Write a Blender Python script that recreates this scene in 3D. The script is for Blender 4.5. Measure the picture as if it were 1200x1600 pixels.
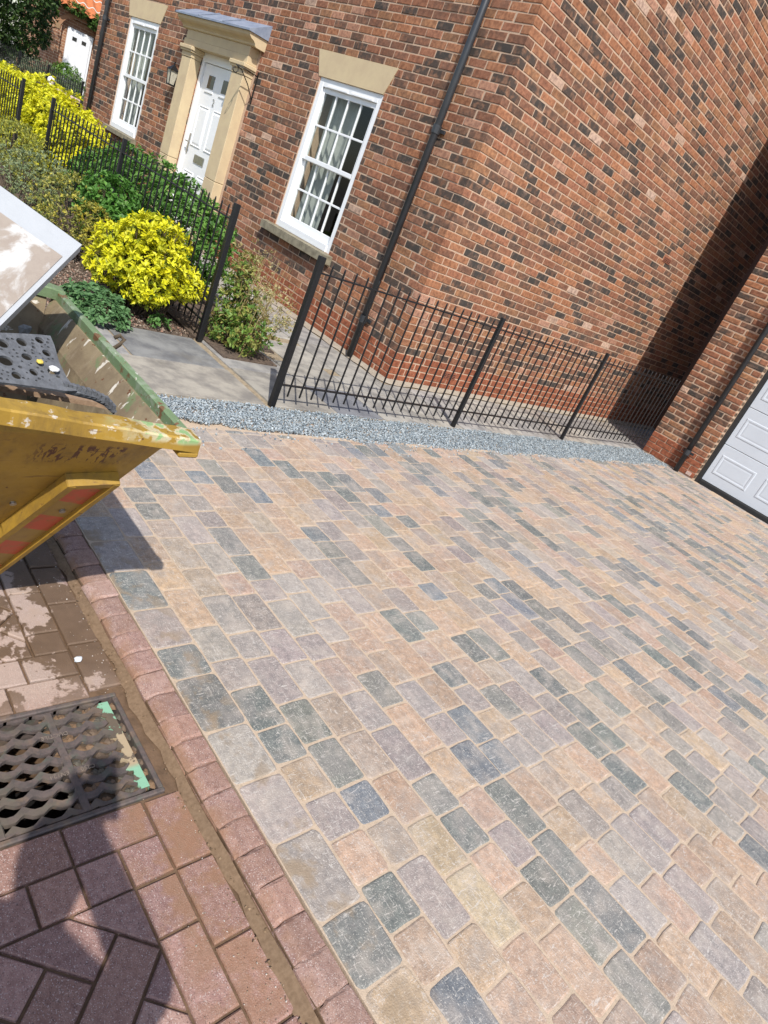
import bpy, bmesh, math, random
import numpy as np
from mathutils import Vector, Matrix
random.seed(7); rng = np.random.default_rng(7)
S = bpy.context.scene; C = S.collection
for o in list(bpy.data.objects): bpy.data.objects.remove(o)

# ------------------------------------------------------------------ camera
CAMP = Vector((4.494, -4.718, 1.482)); F_PX = 1019.886
yaw, pit, roll = 2.2496947, -0.4060786, 0.4267187
fw = Vector((math.cos(pit)*math.cos(yaw), math.cos(pit)*math.sin(yaw), math.sin(pit)))
rt0 = Vector((math.sin(yaw), -math.cos(yaw), 0)); up0 = rt0.cross(fw)
RT = rt0*math.cos(roll)+up0*math.sin(roll); UP = up0*math.cos(roll)-rt0*math.sin(roll)
cd = bpy.data.cameras.new('camera'); cam = bpy.data.objects.new('camera', cd); C.objects.link(cam)
cam.matrix_world = Matrix(((RT.x,UP.x,-fw.x,CAMP.x),(RT.y,UP.y,-fw.y,CAMP.y),(RT.z,UP.z,-fw.z,CAMP.z),(0,0,0,1)))
cd.sensor_fit = 'VERTICAL'; cd.sensor_height = 36; cd.sensor_width = 27; cd.lens = F_PX/1600*36
cd.clip_start = 0.02; cd.clip_end = 800
S.camera = cam
S.render.resolution_x = 768; S.render.resolution_y = 1024

# ------------------------------------------------------------------ sky, sun, exposure
SH = Vector((-0.71, 0.46, -1.0))            # how a shadow moves per metre of height
to_sun = (-SH).normalized()
elev = math.asin(to_sun.z); azim = math.atan2(to_sun.x, to_sun.y)
w = bpy.data.worlds.new('World'); S.world = w; w.use_nodes = True
wn = w.node_tree.nodes; wl = w.node_tree.links
sky = wn.new('ShaderNodeTexSky'); sky.sky_type = 'NISHITA'; sky.sun_disc = False
sky.sun_elevation = elev; sky.sun_rotation = azim; sky.air_density = 1.0; sky.dust_density = 1.2; sky.ozone_density = 1.0
bg = wn['Background']; wl.new(sky.outputs[0], bg.inputs[0]); bg.inputs[1].default_value = 0.15
ld = bpy.data.lights.new('sun', 'SUN'); ld.energy = 4.3; ld.angle = math.radians(0.53); ld.color = (1.0, 0.955, 0.89)
sun = bpy.data.objects.new('sun', ld); C.objects.link(sun); sun.location = (10, -8, 14)
sun.rotation_euler = to_sun.to_track_quat('Z', 'Y').to_euler()
S.view_settings.view_transform = 'Standard'; S.view_settings.look = 'None'
S.view_settings.exposure = 0.36; S.view_settings.gamma = 1.0; S.view_settings.use_curve_mapping = False

# ------------------------------------------------------------------ helpers
def px(p):
    d = Vector(p)-CAMP; z = d.dot(fw)
    if z < .05: return None
    return (600+F_PX*d.dot(RT)/z, 800-F_PX*d.dot(UP)/z, z)
def shown(p, nrm, size, margin=25):
    """projected size of a small face, 0 outside the picture"""
    q = px(p)
    if q is None or not (-margin < q[0] < 1200+margin and -margin < q[1] < 1600+margin): return 0
    d = (CAMP-Vector(p)); c = d.normalized().dot(Vector(nrm))
    return size*max(c, 0)/d.length_squared
def tag(o, label=None, cat=None, group=None, kind=None):
    if label: o['label'] = label
    if cat: o['category'] = cat
    if group: o['group'] = group
    if kind: o['kind'] = kind
    return o
def empty(name, loc=(0,0,0), parent=None):
    o = bpy.data.objects.new(name, None); C.objects.link(o); o.location = loc
    o.empty_display_size = .1
    if parent:
        o.parent = parent; o.matrix_parent_inverse = Matrix.Translation(parent.location).inverted()
    return o
def link(name, me, parent=None, loc=None, rz=0.0):
    o = bpy.data.objects.new(name, me); C.objects.link(o)
    if loc is not None: o.location = loc
    if rz: o.rotation_euler = (0, 0, rz)
    if parent:
        o.parent = parent
        # parents sit at world origin or carry only a location
        o.matrix_parent_inverse = Matrix.Translation(parent_loc(parent)).inverted()
    return o
def parent_loc(p): return p.location.copy()     # everything is placed in world coordinates
class MB:
    """collects polygons, with a colour for each face, into ONE mesh object"""
    def __init__(s): s.v = []; s.f = []; s.c = []
    def poly(s, pts, col=(1,1,1,1)):
        n = len(s.v); s.v += [tuple(p) for p in pts]; s.f.append(tuple(range(n, n+len(pts)))); s.c.append(col)
    def add(s, verts, faces, col=(1,1,1,1)):
        n = len(s.v); s.v += [tuple(p) for p in verts]
        for f in faces: s.f.append(tuple(i+n for i in f)); s.c.append(col)
    def box(s, x0, x1, y0, y1, z0, z1, col=(1,1,1,1)):
        x0,x1 = min(x0,x1),max(x0,x1); y0,y1 = min(y0,y1),max(y0,y1); z0,z1 = min(z0,z1),max(z0,z1)
        v = [(x0,y0,z0),(x1,y0,z0),(x1,y1,z0),(x0,y1,z0),(x0,y0,z1),(x1,y0,z1),(x1,y1,z1),(x0,y1,z1)]
        s.add(v, [(0,3,2,1),(4,5,6,7),(0,1,5,4),(1,2,6,5),(2,3,7,6),(3,0,4,7)], col); return s
    def cbox(s, x0, x1, y0, y1, z0, z1, c=.004, col=(1,1,1,1)):
        """box with chamfered edges"""
        v = []
        for k, (z, i) in enumerate(((z0, c), (z0+c, 0), (z1-c, 0), (z1, c))):
            a = [(x0+i+c*(i==0),y0+i),(x1-i-c*(i==0),y0+i),(x1-i,y0+i+c*(i==0)),(x1-i,y1-i-c*(i==0)),(x1-i-c*(i==0),y1-i),(x0+i+c*(i==0),y1-i),(x0+i,y1-i-c*(i==0)),(x0+i,y0+i+c*(i==0))]
            v += [(p[0], p[1], z) for p in a]
        f = [tuple(range(7, -1, -1)), tuple(range(24, 32))]
        for k in range(3):
            for j in range(8): f.append((k*8+j, k*8+(j+1) % 8, (k+1)*8+(j+1) % 8, (k+1)*8+j))
        s.add(v, f, col); return s
    def extr(s, pts, d, col=(1,1,1,1)):
        """planar polygon extruded by vector d"""
        d = Vector(d); a = [Vector(p) for p in pts]; b = [p+d for p in a]; n = len(a)
        s.add(a+b, [tuple(range(n-1,-1,-1)), tuple(range(n, 2*n))]+[(i, (i+1) % n, n+(i+1) % n, n+i) for i in range(n)], col); return s
    def tube(s, pts, r, seg=8, col=(1,1,1,1), caps=True):
        pts = [Vector(p) for p in pts]; rings = []
        rr = r if isinstance(r, (list, tuple)) else [r]*len(pts)
        base = len(s.v)
        for i, p in enumerate(pts):
            t = (pts[min(i+1, len(pts)-1)]-pts[max(i-1, 0)]).normalized()
            a = t.cross(Vector((0,0,1)) if abs(t.z) < .9 else Vector((1,0,0))).normalized(); b = t.cross(a)
            for k in range(seg):
                th = 2*math.pi*k/seg; s.v.append(tuple(p+(a*math.cos(th)+b*math.sin(th))*rr[i]))
        for i in range(len(pts)-1):
            for k in range(seg):
                s.f.append((base+i*seg+k, base+i*seg+(k+1) % seg, base+(i+1)*seg+(k+1) % seg, base+(i+1)*seg+k)); s.c.append(col)
        if caps:
            s.f.append(tuple(base+k for k in range(seg-1, -1, -1))); s.c.append(col)
            s.f.append(tuple(base+(len(pts)-1)*seg+k for k in range(seg))); s.c.append(col)
        return s
    def mesh(s, name, mat, smooth=False):
        me = bpy.data.meshes.new(name); me.from_pydata(s.v, [], s.f)
        at = me.attributes.new('Col', 'FLOAT_COLOR', 'FACE')
        at.data.foreach_set('color', np.array([list(c)+[1]*(4-len(c)) for c in s.c], dtype=np.float32).ravel())
        me.materials.append(mat)
        if smooth: me.polygons.foreach_set('use_smooth', [True]*len(me.polygons))
        me.update(); return me
    def build(s, name, mat, parent=None, smooth=False, fixn=True):
        me = s.mesh(name, mat, smooth)
        if fixn:
            bm = bmesh.new(); bm.from_mesh(me); bmesh.ops.recalc_face_normals(bm, faces=bm.faces); bm.to_mesh(me); bm.free()
        return link(name, me, parent)

# ------------------------------------------------------------------ materials
class NT:
    def __init__(s, name, rough=.8, spec=.3):
        s.m = bpy.data.materials.new(name); s.m.use_nodes = True; s.n = s.m.node_tree.nodes; s.l = s.m.node_tree.links
        s.b = s.n['Principled BSDF']; s.b.inputs['Roughness'].default_value = rough; s.b.inputs['Specular IOR Level'].default_value = spec
        s.geo = s.n.new('ShaderNodeNewGeometry'); s.pos = s.geo.outputs['Position']
    def put(s, sock, x):
        if isinstance(x, bpy.types.NodeSocket): s.l.new(x, sock)
        else: sock.default_value = tuple(x)+(1,)*(4-len(x)) if isinstance(x, (tuple, list)) and sock.type == 'RGBA' else x
    def noise(s, scale, detail=4, rough=.55, vec=None, dist=0):
        t = s.n.new('ShaderNodeTexNoise'); s.l.new(vec or s.pos, t.inputs['Vector'])
        t.inputs['Scale'].default_value = scale; t.inputs['Detail'].default_value = detail; t.inputs['Roughness'].default_value = rough; t.inputs['Distortion'].default_value = dist
        return t.outputs['Fac']
    def vor(s, scale, vec=None, feat='F1', out='Distance'):
        t = s.n.new('ShaderNodeTexVoronoi'); t.feature = feat; s.l.new(vec or s.pos, t.inputs['Vector']); t.inputs['Scale'].default_value = scale
        return t.outputs[out]
    def ramp(s, fac, a, b, ca=0.0, cb=1.0):
        r = s.n.new('ShaderNodeMapRange'); r.interpolation_type = 'SMOOTHSTEP'; s.put(r.inputs[0], fac)
        for i, x in zip((1,2,3,4), (a,b,ca,cb)): s.put(r.inputs[i], x)
        return r.outputs[0]
    def mix(s, fac, a, b, mode='MIX'):
        x = s.n.new('ShaderNodeMix'); x.data_type = 'RGBA'; x.blend_type = mode; x.clamp_factor = True
        s.put(x.inputs[0], fac); s.put(x.inputs[6], a); s.put(x.inputs[7], b); return x.outputs[2]
    def math(s, op, a, b=0.0, clamp=False):
        x = s.n.new('ShaderNodeMath'); x.operation = op; x.use_clamp = clamp; s.put(x.inputs[0], a); s.put(x.inputs[1], b); return x.outputs[0]
    def sep(s, vec=None):
        x = s.n.new('ShaderNodeSeparateXYZ'); s.l.new(vec or s.pos, x.inputs[0]); return x.outputs
    def scaled(s, v, vec=None):
        x = s.n.new('ShaderNodeVectorMath'); x.operation = 'MULTIPLY'; s.l.new(vec or s.pos, x.inputs[0]); x.inputs[1].default_value = v; return x.outputs[0]
    def tint(s):
        a = s.n.new('ShaderNodeAttribute'); a.attribute_name = 'Col'; o = s.n.new('ShaderNodeObjectInfo')
        return s.mix(1.0, a.outputs['Color'], o.outputs['Color'], 'MULTIPLY'), s.math('MULTIPLY', a.outputs['Alpha'], o.outputs['Alpha'])
    def bump(s, h, strength=.4, dist=.01):
        b = s.n.new('ShaderNodeBump'); b.inputs['Strength'].default_value = strength; b.inputs['Distance'].default_value = dist
        s.put(b.inputs['Height'], h); s.l.new(b.outputs[0], s.b.inputs['Normal'])
    def col(s, c): s.put(s.b.inputs['Base Color'], c)
    def rough(s, r): s.put(s.b.inputs['Roughness'], r)

M = {}
def m_brick():
    t = NT('brick', .88, .15); c, fl = t.tint()
    n1 = t.noise(26, 5, .6); n2 = t.noise(160, 3, .6); n3 = t.noise(9, 3)
    c1 = t.mix(t.ramp(n1, .32, .7), t.mix(1.0, c, (1.12,1.1,1.06), 'MULTIPLY'), t.mix(1.0, c, (.62,.58,.58), 'MULTIPLY'))
    # flashed dark faces: wide soft smudges, how strong is set by each brick (alpha)
    dark = t.math('MULTIPLY', t.ramp(t.noise(12, 3, .55), .36, .56), t.math('SUBTRACT', 1.0, fl, True), True)
    c2 = t.mix(dark, c1, (.06,.052,.046))
    c3 = t.mix(t.math('MULTIPLY', t.ramp(n2, .52, .75), .35), c2, t.mix(1.0, c2, (1.5,1.4,1.3), 'MULTIPLY'))
    c4 = t.mix(t.math('MULTIPLY', t.ramp(t.noise(21, 5, .65), .60, .74), .34), c3, (.52,.38,.28))
    c4 = t.mix(t.ramp(t.noise(.9, 5, .6), .42, .66, 0.0, .26), c4, t.mix(1.0, c4, (.45,.42,.42), 'MULTIPLY'))
    t.col(c4); t.bump(t.math('ADD', n1, t.math('MULTIPLY', n2, .6)), .5, .006); M['brick'] = t.m
def m_simple(name, col, rough=.7, nscale=30, var=.25, bump=.2, spec=.3, metal=0, col2=None, dist=.004):
    t = NT(name, rough, spec); n = t.noise(nscale, 5, .6)
    t.col(t.mix(t.ramp(n, .3, .75), col, col2 or tuple(x*(1-var) for x in col)))
    if metal: t.b.inputs['Metallic'].default_value = metal
    if bump: t.bump(t.noise(nscale*3, 4, .6), bump, dist)
    M[name] = t.m; return t
def m_paving():
    t = NT('paving', .82, .25); c, fl = t.tint()
    n1 = t.noise(38, 6, .65); n2 = t.noise(11, 3, .5); n3 = t.noise(220, 3, .6)
    c1 = t.mix(t.ramp(n1, .3, .72), t.mix(1.0, c, (.72,.73,.74), 'MULTIPLY'), t.mix(1.0, c, (1.16,1.14,1.1), 'MULTIPLY'))
    # pale scuffs from tumbling and dried jointing sand
    sc = t.math('MULTIPLY', t.ramp(t.noise(95, 5, .7, t.scaled((1,.2,1)), 2.2), .575, .625), .62)
    sc2 = t.math('MULTIPLY', t.ramp(t.noise(95, 5, .7, t.scaled((.2,1,1)), 2.2), .58, .63), .62)
    c2 = t.mix(t.math('MAXIMUM', sc, sc2), c1, (.55,.51,.46))
    c2 = t.mix(t.math('MULTIPLY', t.ramp(t.noise(7.5, 4, .6), .48, .66), .45), c2, (.27,.245,.225))
    c3 = t.mix(t.math('MULTIPLY', t.ramp(n2, .46, .74), .42), c2, (.48,.41,.345))
    c4 = t.mix(t.math('MULTIPLY', t.ramp(n3, .55, .66), .4), c3, t.mix(1.0, c3, (.6,.59,.58), 'MULTIPLY'))
    c4 = t.mix(t.math('MULTIPLY', t.ramp(t.noise(240, 2, .5, t.scaled((1,1.07,1))), .62, .68), .55), c4, (.62,.57,.50))
    # mud carried over from the road along the kerb
    s = t.sep(); mud = t.math('MULTIPLY', t.ramp(s[1], -3.52, -3.72), t.ramp(t.noise(9, 4, .6), .5, .62))
    c5 = t.mix(t.math('MULTIPLY', mud, .75), c4, (.26,.19,.12))
    # sand dust brushed over the blocks in broad uneven drifts, a few old drips
    dust = t.ramp(t.noise(1.3, 5, .62), .44, .76, 0.0, .15)
    c5 = t.mix(dust, c5, (.50,.415,.335)); c5 = t.mix(t.ramp(t.noise(2.3, 6, .7, t.scaled((1,.8,1))), .62, .74, 0.0, .30), c5, (.20,.165,.14))
    t.col(c5)
    t.bump(t.math('ADD', n1, t.math('MULTIPLY', n3, .8)), .42, .008); M['paving'] = t.m
def m_red():
    t = NT('red_paver', .8, .25); c, fl = t.tint(); s = t.sep()
    n1 = t.noise(60, 5, .6); sp = t.vor(420); big = t.noise(7, 4, .6)
    c1 = t.mix(t.ramp(n1, .3, .75), c, t.mix(1.0, c, (.68,.62,.62), 'MULTIPLY'))
    c1 = t.mix(t.math('MULTIPLY', t.ramp(t.noise(330, 2), .60, .66), .8), c1, (.5,.43,.4))
    c1 = t.mix(t.math('MULTIPLY', t.ramp(t.noise(300, 2, .5, t.scaled((1,1.1,1))), .61, .67), .7), c1, (.07,.05,.045))
    # orange clay wash along the kerb channel, and a wet muddy patch above the grating
    edge = t.math('MULTIPLY', t.ramp(s[1], -4.12, -3.99), t.ramp(s[0], 4.5, 3.7, .55, 1.0))
    ow = t.math('MULTIPLY', edge, t.ramp(t.noise(11, 5, .6), .42, .58))
    ow = t.math('MULTIPLY', ow, t.ramp(s[1], -3.79, -3.85, .3, 1.0))
    c2 = t.mix(t.math('MULTIPLY', ow, .78), c1, t.mix(t.noise(40, 3), (.27,.135,.075), (.22,.14,.085)))
    dry = t.ramp(s[0], 3.3, 3.1)
    c2 = t.mix(t.math('MULTIPLY', t.math('MULTIPLY', dry, t.ramp(s[1], -3.86, -3.90)), .6), c2, (.44,.36,.30))
    wet0 = t.math('MULTIPLY', t.math('MULTIPLY', t.ramp(s[0], 3.42, 3.02), t.ramp(s[1], -3.83, -3.87)), t.ramp(t.math('ADD', t.noise(8.5, 5, .62), t.math('MULTIPLY', t.ramp(s[1], -4.13, -3.9), .17)), .535, .575))
    c3 = t.mix(wet0, c2, t.mix(t.noise(24, 4), (.10,.066,.043), (.175,.115,.075)))
    t.col(c3)
    t.rough(t.math('SUBTRACT', .85, t.math('MULTIPLY', wet0, .42)))
    t.bump(t.math('ADD', t.math('MULTIPLY', n1, .5), t.noise(300, 3)), .5, .004); M['red_paver'] = t.m
def m_leaf():
    t = NT('leaf', .5, .35); c, fl = t.tint()
    o = t.mix(t.noise(40, 3), t.mix(1.0, c, (.72,.76,.7), 'MULTIPLY'), t.mix(1.0, c, (1.2,1.16,1.1), 'MULTIPLY'))
    t.col(o)
    tr = t.n.new('ShaderNodeBsdfTranslucent'); t.l.new(o, tr.inputs[0]); ms = t.n.new('ShaderNodeMixShader'); ms.inputs[0].default_value = .36
    out = t.n['Material Output']; t.l.new(t.b.outputs[0], ms.inputs[1]); t.l.new(tr.outputs[0], ms.inputs[2]); t.l.new(ms.outputs[0], out.inputs[0]); M['leaf'] = t.m
def m_flag():
    t = NT('flagstone', .85, .25); c, fl = t.tint()
    n = t.noise(5, 5, .6); n2 = t.noise(120, 4, .6); st = t.noise(14, 5, .6, t.scaled((1,.3,1)))
    o = t.mix(t.ramp(n, .35, .68), t.mix(1.0, c, (1.1,1.09,1.06), 'MULTIPLY'), t.mix(1.0, c, (.6,.6,.62), 'MULTIPLY'))
    o = t.mix(t.math('MULTIPLY', t.ramp(t.noise(1.7, 6, .7), .55, .68), .5), o, (.15,.135,.11))
    o = t.mix(t.math('MULTIPLY', t.ramp(st, .5, .7), .35), o, t.mix(1.0, c, (.62,.6,.6), 'MULTIPLY'))
    o = t.mix(t.math('MULTIPLY', t.ramp(n2, .55, .75), .4), o, t.mix(1.0, o, (1.35,1.32,1.25), 'MULTIPLY'))
    t.col(o); t.bump(t.math('ADD', st, t.math('MULTIPLY', n2, .3)), .5, .008); M['flagstone'] = t.m
def m_skip_out():
    t = NT('skip_paint', .42, .45); s = t.sep()
    n = t.noise(8, 5, .6); n2 = t.noise(45, 5, .7); yel = t.mix(t.ramp(n, .3, .75), (.36,.22,.03), (.26,.155,.024))
    # scrapes down to rust: two short horizontal bands, and chips everywhere
    band = t.math('MULTIPLY', t.math('MULTIPLY', t.ramp(s[1], -4.26, -4.2), t.ramp(s[1], -4.02, -4.05)), t.math('MULTIPLY', t.ramp(s[2], .70, .715), t.ramp(s[2], .785, .77)))
    scr = t.math('MULTIPLY', band, t.ramp(t.noise(30, 4, .65, t.scaled((1,2.6,.8)), .6), .52, .555))
    chips = t.ramp(n2, .655, .70)
    o = t.mix(t.math('MAXIMUM', scr, chips), yel, (.085,.032,.018))
    # top of the rim: old green and cream coats showing through near the corner
    top = t.math('MULTIPLY', t.ramp(s[2], .828, .842), t.ramp(s[1], -4.16, -4.0))
    wp = t.noise(20, 4, .6)
    o = t.mix(t.math('MULTIPLY', top, t.ramp(wp, .44, .5)), o, (.50,.44,.27))
    o = t.mix(t.math('MULTIPLY', top, t.ramp(wp, .53, .58)), o, (.24,.38,.16))
    o = t.mix(t.math('MULTIPLY', t.ramp(s[2], .828, .842), t.ramp(t.noise(28, 5, .65), .60, .66)), o, (.55,.50,.42))
    o = t.mix(t.math('MULTIPLY', t.ramp(t.noise(9, 6, .7, t.scaled((1,1.6,.5))), .46, .70), .6), o, (.12,.075,.03)); o = t.mix(t.ramp(t.noise(60, 4, .6, t.scaled((1,.15,1))), .64, .68, 0.0, .55), o, (.12,.06,.025))
    t.col(o); t.rough(t.math('ADD', .38, t.math('MULTIPLY', n2, .35))); t.bump(t.math('ADD', t.noise(9, 3), t.math('MULTIPLY', n2, .2)), .35, .01); M['skip_paint'] = t.m
def m_skip_in():
    t = NT('skip_inside', .8, .2); n = t.noise(7, 5, .65); v = t.noise(16, 5, .7, t.scaled((1,.35,.35)))
    o = t.mix(t.ramp(n, .38, .62), (.235,.185,.115), (.165,.125,.08))
    o = t.mix(t.math('MULTIPLY', t.ramp(t.noise(10, 5, .7), .56, .64), .6), o, (.12,.19,.085))
    o = t.mix(t.ramp(t.noise(30, 4, .7), .64, .68), o, (.12,.045,.02))
    o = t.mix(t.math('MULTIPLY', t.ramp(t.noise(36, 4, .6, t.scaled((1,.3,.3))), .625, .66), .9), o, (.58,.54,.47))
    o = t.mix(t.math('MULTIPLY', t.ramp(v, .56, .7), .35), o, (.36,.30,.22))
    t.col(o); t.bump(t.noise(25, 5), .4, .008); M['skip_inside'] = t.m
def m_skip_rim():
    t = NT('skip_rim_green', .55, .35); n = t.noise(18, 5, .65)
    o = t.mix(t.ramp(n, .5, .6), (.15,.215,.11), (.22,.27,.18)); o = t.mix(t.ramp(t.noise(24, 5, .65), .57, .63), o, (.16,.085,.04)); o = t.mix(t.ramp(t.noise(33, 4), .66, .7), o, (.6,.57,.5))
    t.col(o); t.bump(n, .4, .006); M['skip_rim_green'] = t.m
def m_hazard():
    t = NT('hazard_band', .5, .4); s = t.sep()
    a = t.math('ADD', t.math('MULTIPLY', s[2], 1.0), t.math('MULTIPLY', s[1], .35))
    f = t.math('FRACT', t.math('MULTIPLY', t.math('ADD', a, 5.0), 6.2)); st = t.ramp(f, .48, .49)
    n = t.noise(30, 5, .65)
    o = t.mix(st, (.30,.19,.05), (.46,.085,.045)); o = t.mix(t.math('MULTIPLY', t.ramp(n, .42, .72), .65), o, (.24,.14,.05)); o = t.mix(t.ramp(t.noise(60, 4, .7), .68, .72), o, (.08,.035,.02))
    t.col(o); M['hazard_band'] = t.m
def m_board():
    t = NT('board_face', .75, .25); n = t.noise(4.5, 6, .6, None, .8); n2 = t.noise(40, 5, .6)
    o = t.mix(t.ramp(n2, .3, .7), (.29,.245,.205), (.265,.22,.185)); o = t.mix(t.ramp(t.math('ADD', n, t.math('MULTIPLY', n2, .08)), .56, .66), o, (.48,.475,.46))
    t.col(o); t.bump(n, .3, .01); M['board_face'] = t.m
def m_glass():
    m = bpy.data.materials.new('window_glass'); m.use_nodes = True; n = m.node_tree.nodes; l = m.node_tree.links; n.clear()
    out = n.new('ShaderNodeOutputMaterial'); mx = n.new('ShaderNodeMixShader'); tr = n.new('ShaderNodeBsdfTransparent'); gl = n.new('ShaderNodeBsdfGlossy'); ge = n.new('ShaderNodeNewGeometry'); dp = n.new('ShaderNodeVectorMath'); dp.operation = 'DOT_PRODUCT'; l.new(ge.outputs['Incoming'], dp.inputs[0]); l.new(ge.outputs['Normal'], dp.inputs[1])
    def mm(op, a, b):
        x = n.new('ShaderNodeMath'); x.operation = op; x.use_clamp = True
        for i, v in enumerate((a, b)):
            if isinstance(v, float): x.inputs[i].default_value = v
            else: l.new(v, x.inputs[i])
        return x.outputs[0]
    ab = n.new('ShaderNodeMath'); ab.operation = 'ABSOLUTE'; l.new(dp.outputs['Value'], ab.inputs[0])
    fro = mm('ADD', .045, mm('MULTIPLY', .95, mm('POWER', mm('SUBTRACT', 1.0, ab.outputs[0]), 5.0)))
    tr.inputs[0].default_value = (.86,.9,.88,1); gl.inputs['Roughness'].default_value = .015
    l.new(fro, mx.inputs[0]); l.new(tr.outputs[0], mx.inputs[1]); l.new(gl.outputs[0], mx.inputs[2]); l.new(mx.outputs[0], out.inputs[0]); M['window_glass'] = m
def m_grate():
    t = NT('cast_iron', .7, .35); n = t.noise(45, 5, .65); n2 = t.noise(12, 4)
    o = t.mix(t.ramp(n, .35, .7), (.115,.088,.08), (.07,.06,.056)); o = t.mix(t.math('MULTIPLY', t.ramp(n2, .48, .66), .7), o, (.12,.10,.075)); o = t.mix(t.math('MULTIPLY', t.ramp(t.noise(22, 4), .55, .66), .6), o, (.085,.095,.075))
    o = t.mix(t.math('MULTIPLY', t.ramp(t.noise(17, 5, .6), .55, .7), .55), o, (.19,.13,.085))
    t.col(o); t.bump(n, .5, .004); M['cast_iron'] = t.m
def m_rib():
    t = NT('painted_rib', .6, .35); s = t.sep(); n = t.noise(38, 4, .6); n2 = t.noise(22, 4, .6, t.scaled((1,1,2)))
    iron = t.mix(n, (.07,.06,.05), (.16,.12,.08)); o = t.mix(t.ramp(t.math('ADD', n2, t.ramp(s[1], -3.965, -3.94, 0.0, .10)), .535, .57), iron, t.mix(t.ramp(t.math('ABSOLUTE', t.math('SUBTRACT', s[0], 3.39)), .05, .07), (.36,.28,.18), (.21,.40,.27)))
    t.col(o); t.bump(n, .4, .003); M['painted_rib'] = t.m
def m_gravel():
    t = NT('gravel', .75, .3); c, fl = t.tint(); t.col(t.mix(t.noise(150, 3), c, t.mix(1.0, c, (.72,.74,.76), 'MULTIPLY'))); M['gravel'] = t.m
def m_tinted(name, rough=.7, spec=.3, scale=40):
    t = NT(name, rough, spec); c, fl = t.tint(); n = t.noise(scale, 5, .6)
    t.col(t.mix(t.ramp(n, .3, .75), c, t.mix(1.0, c, (.72,.7,.68), 'MULTIPLY'))); t.bump(n, .3, .005); M[name] = t.m
for f in (m_brick, m_paving, m_red, m_leaf, m_flag, m_skip_out, m_skip_in, m_skip_rim, m_hazard, m_board, m_glass, m_grate, m_gravel, m_rib): f()
m_tinted('tinted'); m_tinted('rough_tinted', .9, .15, 90)
m_simple('mortar', (.52,.37,.262), .95, 60, .18, .5)
m_simple('joint_sand', (.50,.39,.285), .95, 120, .2, .6)
m_simple('mud_bed', (.16,.10,.06), .8, 30, .4, .5)
m_simple('path_joint', (.34,.27,.18), .95, 40, .4, .5)
m_simple('soil', (.15,.11,.08), .95, 22, .5, .8, col2=(.07,.05,.04), dist=.02)
m_simple('ground', (.22,.20,.17), .95, 3, .3, .2)
m_simple('sandstone', (.56,.45,.28), .85, 6, .2, .25, col2=(.50,.39,.25))
m_simple('sill_stone', (.27,.24,.17), .9, 14, .4, .5, col2=(.15,.13,.09))
m_simple('white_paint', (.80,.81,.82), .35, 8, .05, 0, .5)
m_simple('black_iron', (.008,.008,.009), .45, 50, .3, .2, .5)
m_simple('downpipe_plastic', (.035,.038,.043), .36, 12, .25, 0, .5)
m_simple('lead_sheet', (.17,.205,.28), .55, 10, .3, .25, .5, col2=(.26,.30,.37))
m_simple('garage_white', (.55,.59,.64), .45, 4, .05, 0, .4)
m_simple('door_frame_dark', (.035,.035,.035), .5, 20, .2)
m_simple('dark_rubber', (.13,.135,.145), .6, 60, .4, .5, .4)
m_simple('curtain', (.36,.37,.355), .9, 20, .12, 0)
m_simple('room_dark', (.06,.045,.04), .9, 5, .3, 0)
m_simple('steel', (.42,.42,.41), .35, 30, .2, 0, .5, .8)
m_simple('green_paint', (.22,.46,.30), .5, 40, .35, .2)
m_simple('bark', (.10,.075,.05), .95, 20, .4, .6)
m_simple('roof_tile', (.50,.16,.06), .8, 12, .3, .3)
m_simple('slate_roof', (.10,.09,.085), .8, 12, .3, .3)
m_simple('glass_dark', (.012,.014,.018), .08, 5, .1, 0, .6)
m_simple('board_white', (.37,.385,.40), .5, 20, .06, .1)
m_simple('letter_iron', (.21,.17,.14), .7, 60, .3, .2)
m_simple('cloth', (.05,.06,.09), .9, 40, .3, .2)
m_simple('skin', (.52,.32,.23), .55, 30, .12, 0)
WHITE4 = (1,1,1,1)

# ------------------------------------------------------------------ pieces: the largest ones become objects, the rest one mesh
class Pieces:
    """alike pieces (bricks, blocks); the ones that show largest are objects of their own"""
    def __init__(s): s.p = []
    def add(s, key, maker, loc, rz, tint, score): s.p.append((score, key, maker, Vector(loc), rz, tint))
    def emit(s, name, rest_name, mat, parent, limit=300, parents=None):
        s.p.sort(key=lambda e: -e[0]); cache = {}; rest = MB(); n = 0
        for score, key, maker, loc, rz, tint in s.p:
            if key not in cache:
                mb = MB(); maker(mb); cache[key] = [mb, None]
            ent = cache[key]
            if n < limit and score > 0:
                if ent[1] is None: ent[1] = ent[0].mesh(name, mat)
                o = link(name, ent[1], parent, loc, rz); o.color = tint; n += 1
            else:
                c, sn = math.cos(rz), math.sin(rz)
                rest.add([(loc.x+v[0]*c-v[1]*sn, loc.y+v[0]*sn+v[1]*c, loc.z+v[2]) for v in ent[0].v], ent[0].f, tint)
        if rest.f:
            o = rest.build(rest_name, mat, parent, fixn=False); o['kind'] = 'stuff'
def brick_maker(L, H, D, seed, c=.004):
    def mk(mb):
        r = random.Random(seed); j = lambda: r.uniform(-.0016, .0016)
        fr = [(c+j(),j()*.6,c+j()),(L-c+j(),j()*.6,c+j()),(L-c+j(),j()*.6,H-c+j()),(c+j(),j()*.6,H-c+j())]
        md = [(0,c,0),(L,c,0),(L,c,H),(0,c,H)]; bk = [(0,D,0),(L,D,0),(L,D,H),(0,D,H)]
        f = [(0,1,2,3)]
        for k in range(4):
            f.append((4+k, 4+(k+1) % 4, (k+1) % 4, k)); f.append((8+k, 8+(k+1) % 4, 4+(k+1) % 4, 4+k))
        mb.add(fr+md+bk, f)
    return mk
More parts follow.
